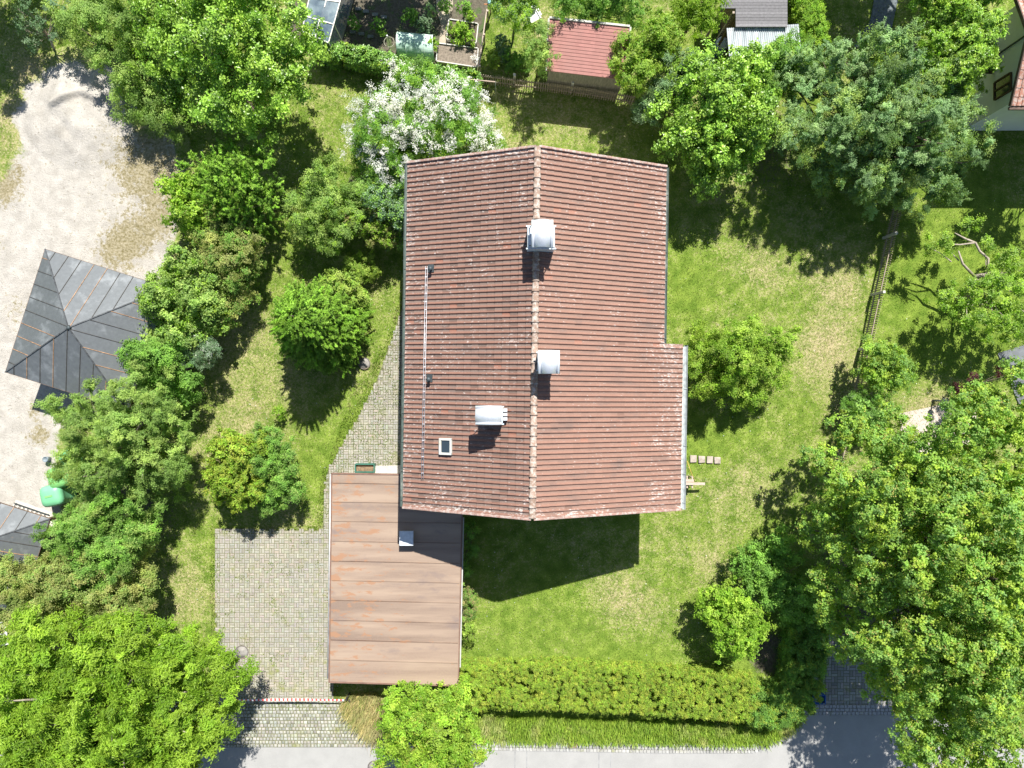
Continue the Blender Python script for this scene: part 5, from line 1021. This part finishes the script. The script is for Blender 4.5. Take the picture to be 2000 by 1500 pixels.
# ---- the old apple tree with bare limbs
al = [LB(*l) for l in [(1845, 475, 17, 2.4), (1815, 478, 12, 2.2), (1890, 445, 16, 2.4), (1925, 475, 12, 2.3), (1890, 575, 26, 2.4), (1930, 600, 40, 3.), (1960, 560, 40, 3.), (1990, 600, 36, 3.), (1850, 590, 26, 2.6), (1900, 630, 30, 2.6), (1960, 640, 36, 2.8), (1965, 500, 20, 2.6), (1990, 530, 24, 2.8), (2030, 620, 50, 3.)]]
b = P(1872, 585, 0); t = thing('apple_tree', b, 'old apple tree with bare sawn limbs and thin foliage', 'tree'); cc_, oo_, rr_ = lobe_clusters(al, .22, 1.6, .35, .2, -.4, .22)
crown_mesh('crown', [leaves(cc_, oo_, rr_, 1.0*math.pi/.0035, (.10, .07), 'fresh'), leaves(cc_, oo_, rr_, .5*math.pi/.0035, (.10, .07), 'willow')], LEAF, t)
mb = MB(); f_ = P(1904, 541, 2.0)
mb.tube([b-np.array([0, 0, .2]), b+np.array([.05, .1, .7]), P(1893, 563, 1.4), f_], [.22, .18, .15, .13], 10)
mb.tube([f_, P(1925, 537, 2.2), P(1950, 533, 2.5)], [.12, .11, .09], 9); mb.tube([f_, P(1880, 515, 2.3), P(1872, 490, 2.5)], [.07, .055, .03], 7)
mb.tube([P(1928, 537, 2.2), P(1930, 505, 2.4), P(1913, 490, 2.5), P(1905, 474, 2.6), P(1885, 466, 2.6), P(1865, 455, 2.7)], [.065, .06, .055, .05, .045, .02], 7); mb.tube([P(1905, 474, 2.6), P(1875, 478, 2.6), P(1840, 476, 2.4)], [.04, .035, .015], 6)
mb.tube([b+np.array([.05, .1, .7]), P(1920, 600, 1.8), P(1960, 600, 2.6)], [.14, .1, .04], 8)
for k in rng.choice(len(cc_), 40, replace=False): q = f_ if k % 2 else P(1940, 590, 2.2); e = cc_[k]; mb.tube([q+(e-q)*.5, q+(e-q)*.75+rng.normal(0, .08, 3), e], [.03, .02, .008], 5, cap=False)
mb.build('trunk', PALEBARK, t); mb = MB(); q = P(1952, 533, 2.52); mb.tube([P(1949.5, 533.3, 2.5), q], [.095, .095], 12); mb.build('sawn_end', simple('cut_wood', (.6, .5, .36), .9), t)
tree('leafy_shrub', 'small yellow green bush under the old apple tree', 'shrub', [(1962, 500, 16, 1.), (1970, 512, 12, .9)], 'yellow', rc=.14, leaf=(.09, .06), r=.02)
# ---- hedges
def hedge(name, label, line, w_, h_, pal, leaf, rc, cov=1.3, cat='hedge', mat=None, group=None, pal2=None, wob=.15, rnd=.5):
    """line: plan points (world); box cross-section w_ wide, h_ high"""
    line = [np.array(p[:2]) for p in line]; cen = sum(line)/len(line); t = thing(name, (*cen, 0), label, cat, group); Cs = []; Os = []; mbt = MB()
    for a, b in zip(line[:-1], line[1:]):
        L = np.linalg.norm(b-a); d = (b-a)/L; nn = np.array([-d[1], d[0]]); per = w_+2*h_; n = int(1.5*L*per/rc**2/2.2*1.25)
        s = rng.random(n)*(L+.2)-.1; u = rng.random(n)*per; side = np.where(u < h_, -1, np.where(u > h_+w_, 1, 0)); off = np.where(side == 0, u-h_-w_/2, side*w_/2); z = np.where(side == 0, h_, np.where(side < 0, u, per-u))
        wb = 1+wob*(vnoise(s*1.2, z*1.5+side*7)-.5)*2; off = off*wb; z = z+np.where(side == 0, (vnoise(s*1.3+3, off*2)-.5)*wob*1.6, 0)
        Cs.append(np.stack([a[0]+d[0]*s+nn[0]*off, a[1]+d[1]*s+nn[1]*off, np.maximum(z-rc*.5, .15)], 1)); o_ = np.stack([nn[0]*side, nn[1]*side, np.where(side == 0, 1., .25)], 1); Os.append(unit(o_+rng.normal(0, .25, o_.shape)))
        m_ = int(n*.35); s = rng.random(m_)*L; off = (rng.random(m_)-.5)*w_*.7; Cs.append(np.stack([a[0]+d[0]*s+nn[0]*off, a[1]+d[1]*s+nn[1]*off, rng.random(m_)*h_*.75+.1], 1)); Os.append(unit(rng.normal(size=(m_, 3))))
        mbt.tube([(a[0]-d[0]*.1, a[1]-d[1]*.1, .05), (b[0]+d[0]*.1, b[1]+d[1]*.1, .05)], .03, 5)
        for k in range(int(L/.7)+1):
            q = a+d*min(L, k*.7+.2); mbt.tube([(q[0], q[1], -.1), (q[0]+R.uniform(-.1, .1), q[1]+R.uniform(-.1, .1), h_*.75)], [.03, .012], 5)
            for j in range(3): z0 = R.uniform(.3, .7)*h_; mbt.tube([(q[0], q[1], z0*.3), (q[0]+R.uniform(-.35, .35), q[1]+R.uniform(-.35, .35), z0+R.uniform(.1, .3))], [.015, .006], 5)
    Cc = np.concatenate(Cs); O = np.concatenate(Os); Rr = rc*rng.uniform(.7, 1.3, len(Cc)); per = cov*math.pi/(leaf[0]*leaf[1]*.5); parts = [leaves(Cc, O, Rr, per, leaf, pal, rnd=rnd)]
    if pal2: k = rng.random(len(Cc)) < .5; parts.append(leaves(Cc[k], O[k], Rr[k], per*.7, leaf, pal2))
    crown_mesh('foliage', parts, mat or LEAF, t); mbt.build('stems', BARK, t); return t
hedge('privet_hedge', 'long clipped yellow green hedge along the road verge', [P(905, 1337, .9), P(1100, 1336, .9), P(1250, 1345, .9), P(1370, 1351, .9), P(1465, 1361, .9)], 1.8, 1.6, 'golden', (.075, .042), .125, cov=1.25, wob=.05, rnd=.5, pal2='fresh')
hedge('privet_hedge', 'shaded end of the roadside hedge curving up under the maple', [P(1465, 1372, .9), P(1520, 1375, .9), P(1560, 1350, .9), P(1570, 1290, .9), P(1572, 1200, .9)], 1.35, 1.7, 'green', (.085, .05), .2, wob=.2, pal2='golden')
hedge('ivy_hedge', 'glossy ivy covered fence along the upper end of the lawn', [P(642, 103, .9), P(705, 110, .9), P(765, 126, .9), P(850, 147, .9), P(935, 158, .9)], .5, 1.3, 'green', (.12, .09), .17, wob=.25, mat=GLOSS, pal2='maple')
hedge('thuja_hedge', 'narrow clipped bright hedge beside the corrugated roof', [P(1563, -60, 1.), P(1566, 45, 1.), P(1578, 105, 1.)], 1.0, 2.1, 'fresh', (.10, .04), .17, wob=.08, pal2='conifer')
# ---- smaller plants
tree('hazel_tree', 'bright yellow green tree in front of the garage at the bottom edge', 'tree', [(830, 1400, 62, 3.8), (790, 1420, 46, 3.4), (870, 1400, 54, 3.6), (850, 1460, 66, 3.8), (800, 1475, 46, 3.4), (890, 1450, 44, 3.4), (775, 1370, 26, 3.), (905, 1365, 34, 3.), (800, 1365, 24, 3.), (855, 1362, 28, 3), (830, 1520, 60, 3.6)], 'fresh', rc=.27, leaf=(.13, .085), cov=1.2, kd=2.0, r=.1, lump=.2, extra=second('golden', lambda c: rng.random(len(c)) < .35, (.12, .08), .9))
tree('cotoneaster_shrub', 'low shrub with reddish tips against the right wall of the garage', 'shrub', [(911, 1170, 18, 1.0), (914, 1195, 17, 1.0), (908, 1150, 12, .9)], 'tan', rc=.14, leaf=(.08, .04), cov=1.2, r=.02, extra=second('green', lambda c: rng.random(len(c)) < 2, (.08, .04), 1.))
tree('golden_shrub', 'small bright shrub at the right garage wall near the hedge', 'shrub', [(912, 1228, 16, 1.0), (918, 1240, 13, .8)], 'yellow', rc=.14, leaf=(.09, .05), cov=1.1, r=.02)
tree('leafy_shrub', 'shaded shrubs in the house shadow beside the garage', 'shrub', [(915, 1040, 17, 1.), (918, 1075, 15, .9), (912, 1110, 14, .9)], 'green', rc=.15, leaf=(.08, .05), cov=1.1, r=.02)
for px, py, rp, pal, lab in ((868, 12, 11, 'green', 'leafy plant left of the earth path at the top edge'), (905, 14, 12, 'green', 'dense vegetable clump right of the earth path at the top edge'), (842, 84, 10, 'fresh', 'pale plant between the fleece tunnel and the bare bed'), (690, 44, 11, 'green', 'low plant between the two slab rows near the greenhouse'), (738, 50, 12, 'green', 'low plant between the two slab rows near the plant hoop'), (800, 30, 13, 'green', 'shaded plant right of the upper slab row'), (980, 85, 16, 'blue', 'blue green cabbage like plant left of the white chair'), (828, 48, 15, 'blue', 'large blue green cabbage plant above the fleece tunnel'), (958, 112, 15, 'yellow', 'yellow green herb bush at the corner of the bare bed'), (985, 108, 11, 'blue', 'second blue green plant beside the yellow herb bush'), (920, 30, 8, 'fresh', 'staked tomato plant at the top of the vegetable plot'), (840, 20, 10, 'grey', 'grey green kale plant near the top edge of the plot'), (1010, 118, 22, 'green', 'dark bush between the picket fence and the little tree')):
    tree('garden_plant', lab, 'plant', [(px, py, rp, .55), (px+rp*.5, py+rp*.4, rp*.7, .45)], pal, rc=.13, leaf=(.16, .09), cov=1.0, r=.015, nb=8)
tree('lettuce_patch', 'bushy green vegetables growing out of the lettuce bed', 'vegetable', [(888, 58, 12, .4), (905, 62, 17, .5), (915, 75, 13, .45), (893, 75, 12, .4)], 'fresh', rc=.13, leaf=(.10, .07), cov=1.1, r=.015)
# ---- grass as real blades: the lawn, taller verges
def blades(name, n, region, hgt, wid, pal, label, maskf=None, lean=.6, down=None, gain=1.):
    x0, x1, y0, y1 = region; x = rng.uniform(x0, x1, n); y = rng.uniform(y0, y1, n); k = maskf(x, y) if maskf else np.ones(n, bool); x, y = x[k], y[k]; n = len(x)
    a = rng.random(n)*2*math.pi; h_ = hgt*rng.uniform(.5, 1.4, n); d = np.stack([np.cos(a), np.sin(a), 0*a], 1); s = np.stack([-np.sin(a), np.cos(a), 0*a], 1)
    le = rng.uniform(.2, 1, n)*lean*h_; b_ = np.stack([x, y, np.full(n, .0)], 1); tip = b_+d*le[:, None]*1.6+np.array([0, 0, 1])*h_[:, None]
    if down is not None: tip = tip+np.array(down)*h_[:, None]
    mid = b_+(tip-b_)*.5+np.array([0, 0, .2])*h_[:, None]; W = (wid*rng.uniform(.6, 1.3, n))[:, None]
    V = np.stack([b_, mid-s*W, tip, mid+s*W], 1).reshape(-1, 3); pa = np.array(PAL[pal]); dr = np.clip(dryness(x, y)+.9*(vnoise(x, y, 1.7)-.5)+.6*(vnoise(x, y, 5)-.5), 0, 1)[:, None]
    c = pa[rng.integers(0, 2, n)]*(1-dr)+np.array([(.40, .345, .19)])*dr; c = gain*c*(1+rng.normal(0, .16, n))[:, None]
    o = link(name, raw_mesh(name, V, np.arange(n*4).reshape(-1, 4), tint=np.clip(c, .01, .8)), BLADE); return stuff(o, label, 'grass')
NOG = [PP(p) for p in ([(795, 480), (800, 920), (655, 925), (640, 1400), (420, 1366), (420, 1034), (630, 1036), (634, 950), (700, 815), (770, 650)], [(790, 360), (1260, 360), (1260, 960), (800, 960)], [(560, -40), (958, -40), (938, 136), (640, 118)])]
NOG += [APRON, ROAD, SIDE, np.array([g[:2] for g in gc])]
def lawnmask(x, y):
    k = (polydist(GRAVEL, x, y) < -.25)
    for p in NOG: k &= ~inside(p, x, y)
    return k & (soilness(x, y) < .55)
blades('lawn_grass', 420000, (-25.5, 25.5, -18.0, 19.2), .055, .011, 'grass', 'short patchy lawn grass, green and straw coloured', lawnmask)
VERGE_P = PP([(900, 1395), (1480, 1408), (1540, 1395), (1575, 1395), (1540, 1432), (1500, 1452), (1300, 1450), (1000, 1446), (930, 1444)])
blades('verge_grass', 26000, (VERGE_P[:, 0].min(), VERGE_P[:, 0].max(), VERGE_P[:, 1].min(), VERGE_P[:, 1].max()), .28, .014, 'grass', 'tall green grass on the verge between hedge and road', lambda x, y: inside(VERGE_P, x, y), .5, (0, -.25, 0), 1.45)
TUFT = PP([(680, 1352), (740, 1348), (760, 1400), (745, 1445), (715, 1425), (685, 1395), (672, 1370)])
PAL['drygrass'] = [(.22, .26, .08), (.38, .33, .15), (.4, .35, .2)]
blades('tall_grass', 5200, (TUFT[:, 0].min(), TUFT[:, 0].max(), TUFT[:, 1].min(), TUFT[:, 1].max()), .55, .013, 'drygrass', 'clump of long dry bleached grass beside the barrier end', lambda x, y: inside(TUFT, x, y), .5, (-.15, -.35, 0), 1.2)
WEED = PP([(690, 760), (735, 700), (775, 620), (800, 570), (800, 922), (650, 925), (640, 905)])
def weedmask(x, y):
    d = polydist(DRIVE, x, y); nz = vnoise(x, y, 2.3)*.6+vnoise(x, y, 7)*.4
    up = inside(WEED, x, y); edge = np.abs(d) < .22+.25*(nz-.4)
    return ((edge & (nz > .35)) | (up & (nz > .40)) | (inside(DRIVE, x, y) & (nz > .66))) & ~inside(np.array([g[:2] for g in gc]), x, y)
_b = np.array([0, .0, .03]); x0, y0 = DRIVE.min(0)-.4; x1, y1 = DRIVE.max(0)+.4
blades('weeds', 90000, (x0, x1, y0, y1), .075, .016, 'grass', 'weeds and grass growing in the joints and edges of the paving', weedmask)
n = 2600; fx = rng.uniform(-25, 24, n); fy = rng.uniform(-17.5, 18.5, n); k = lawnmask(fx, fy) & (vnoise(fx, fy, .6)*.5+vnoise(fx+9, fy, 2)*.5 > .52); fx, fy = fx[k], fy[k]; m_ = len(fx)
q = np.stack([fx, fy, np.full(m_, .065)], 1); rs = rng.uniform(.012, .03, m_)[:, None]
V = np.stack([q+rs*np.array(d) for d in ((1, 0, 0), (0, 1, .1), (-1, 0, 0), (0, -1, .2))], 1).reshape(-1, 3)
o = link('clover_flowers', raw_mesh('clover_flowers', V, np.arange(m_*4).reshape(-1, 4), tint=np.tile(np.array(PAL['white'][0]), (m_, 1))*rng.uniform(.5, 1, (m_, 1))), PETAL); stuff(o, 'tiny white clover flowers sprinkled over the lawn', 'flowers')
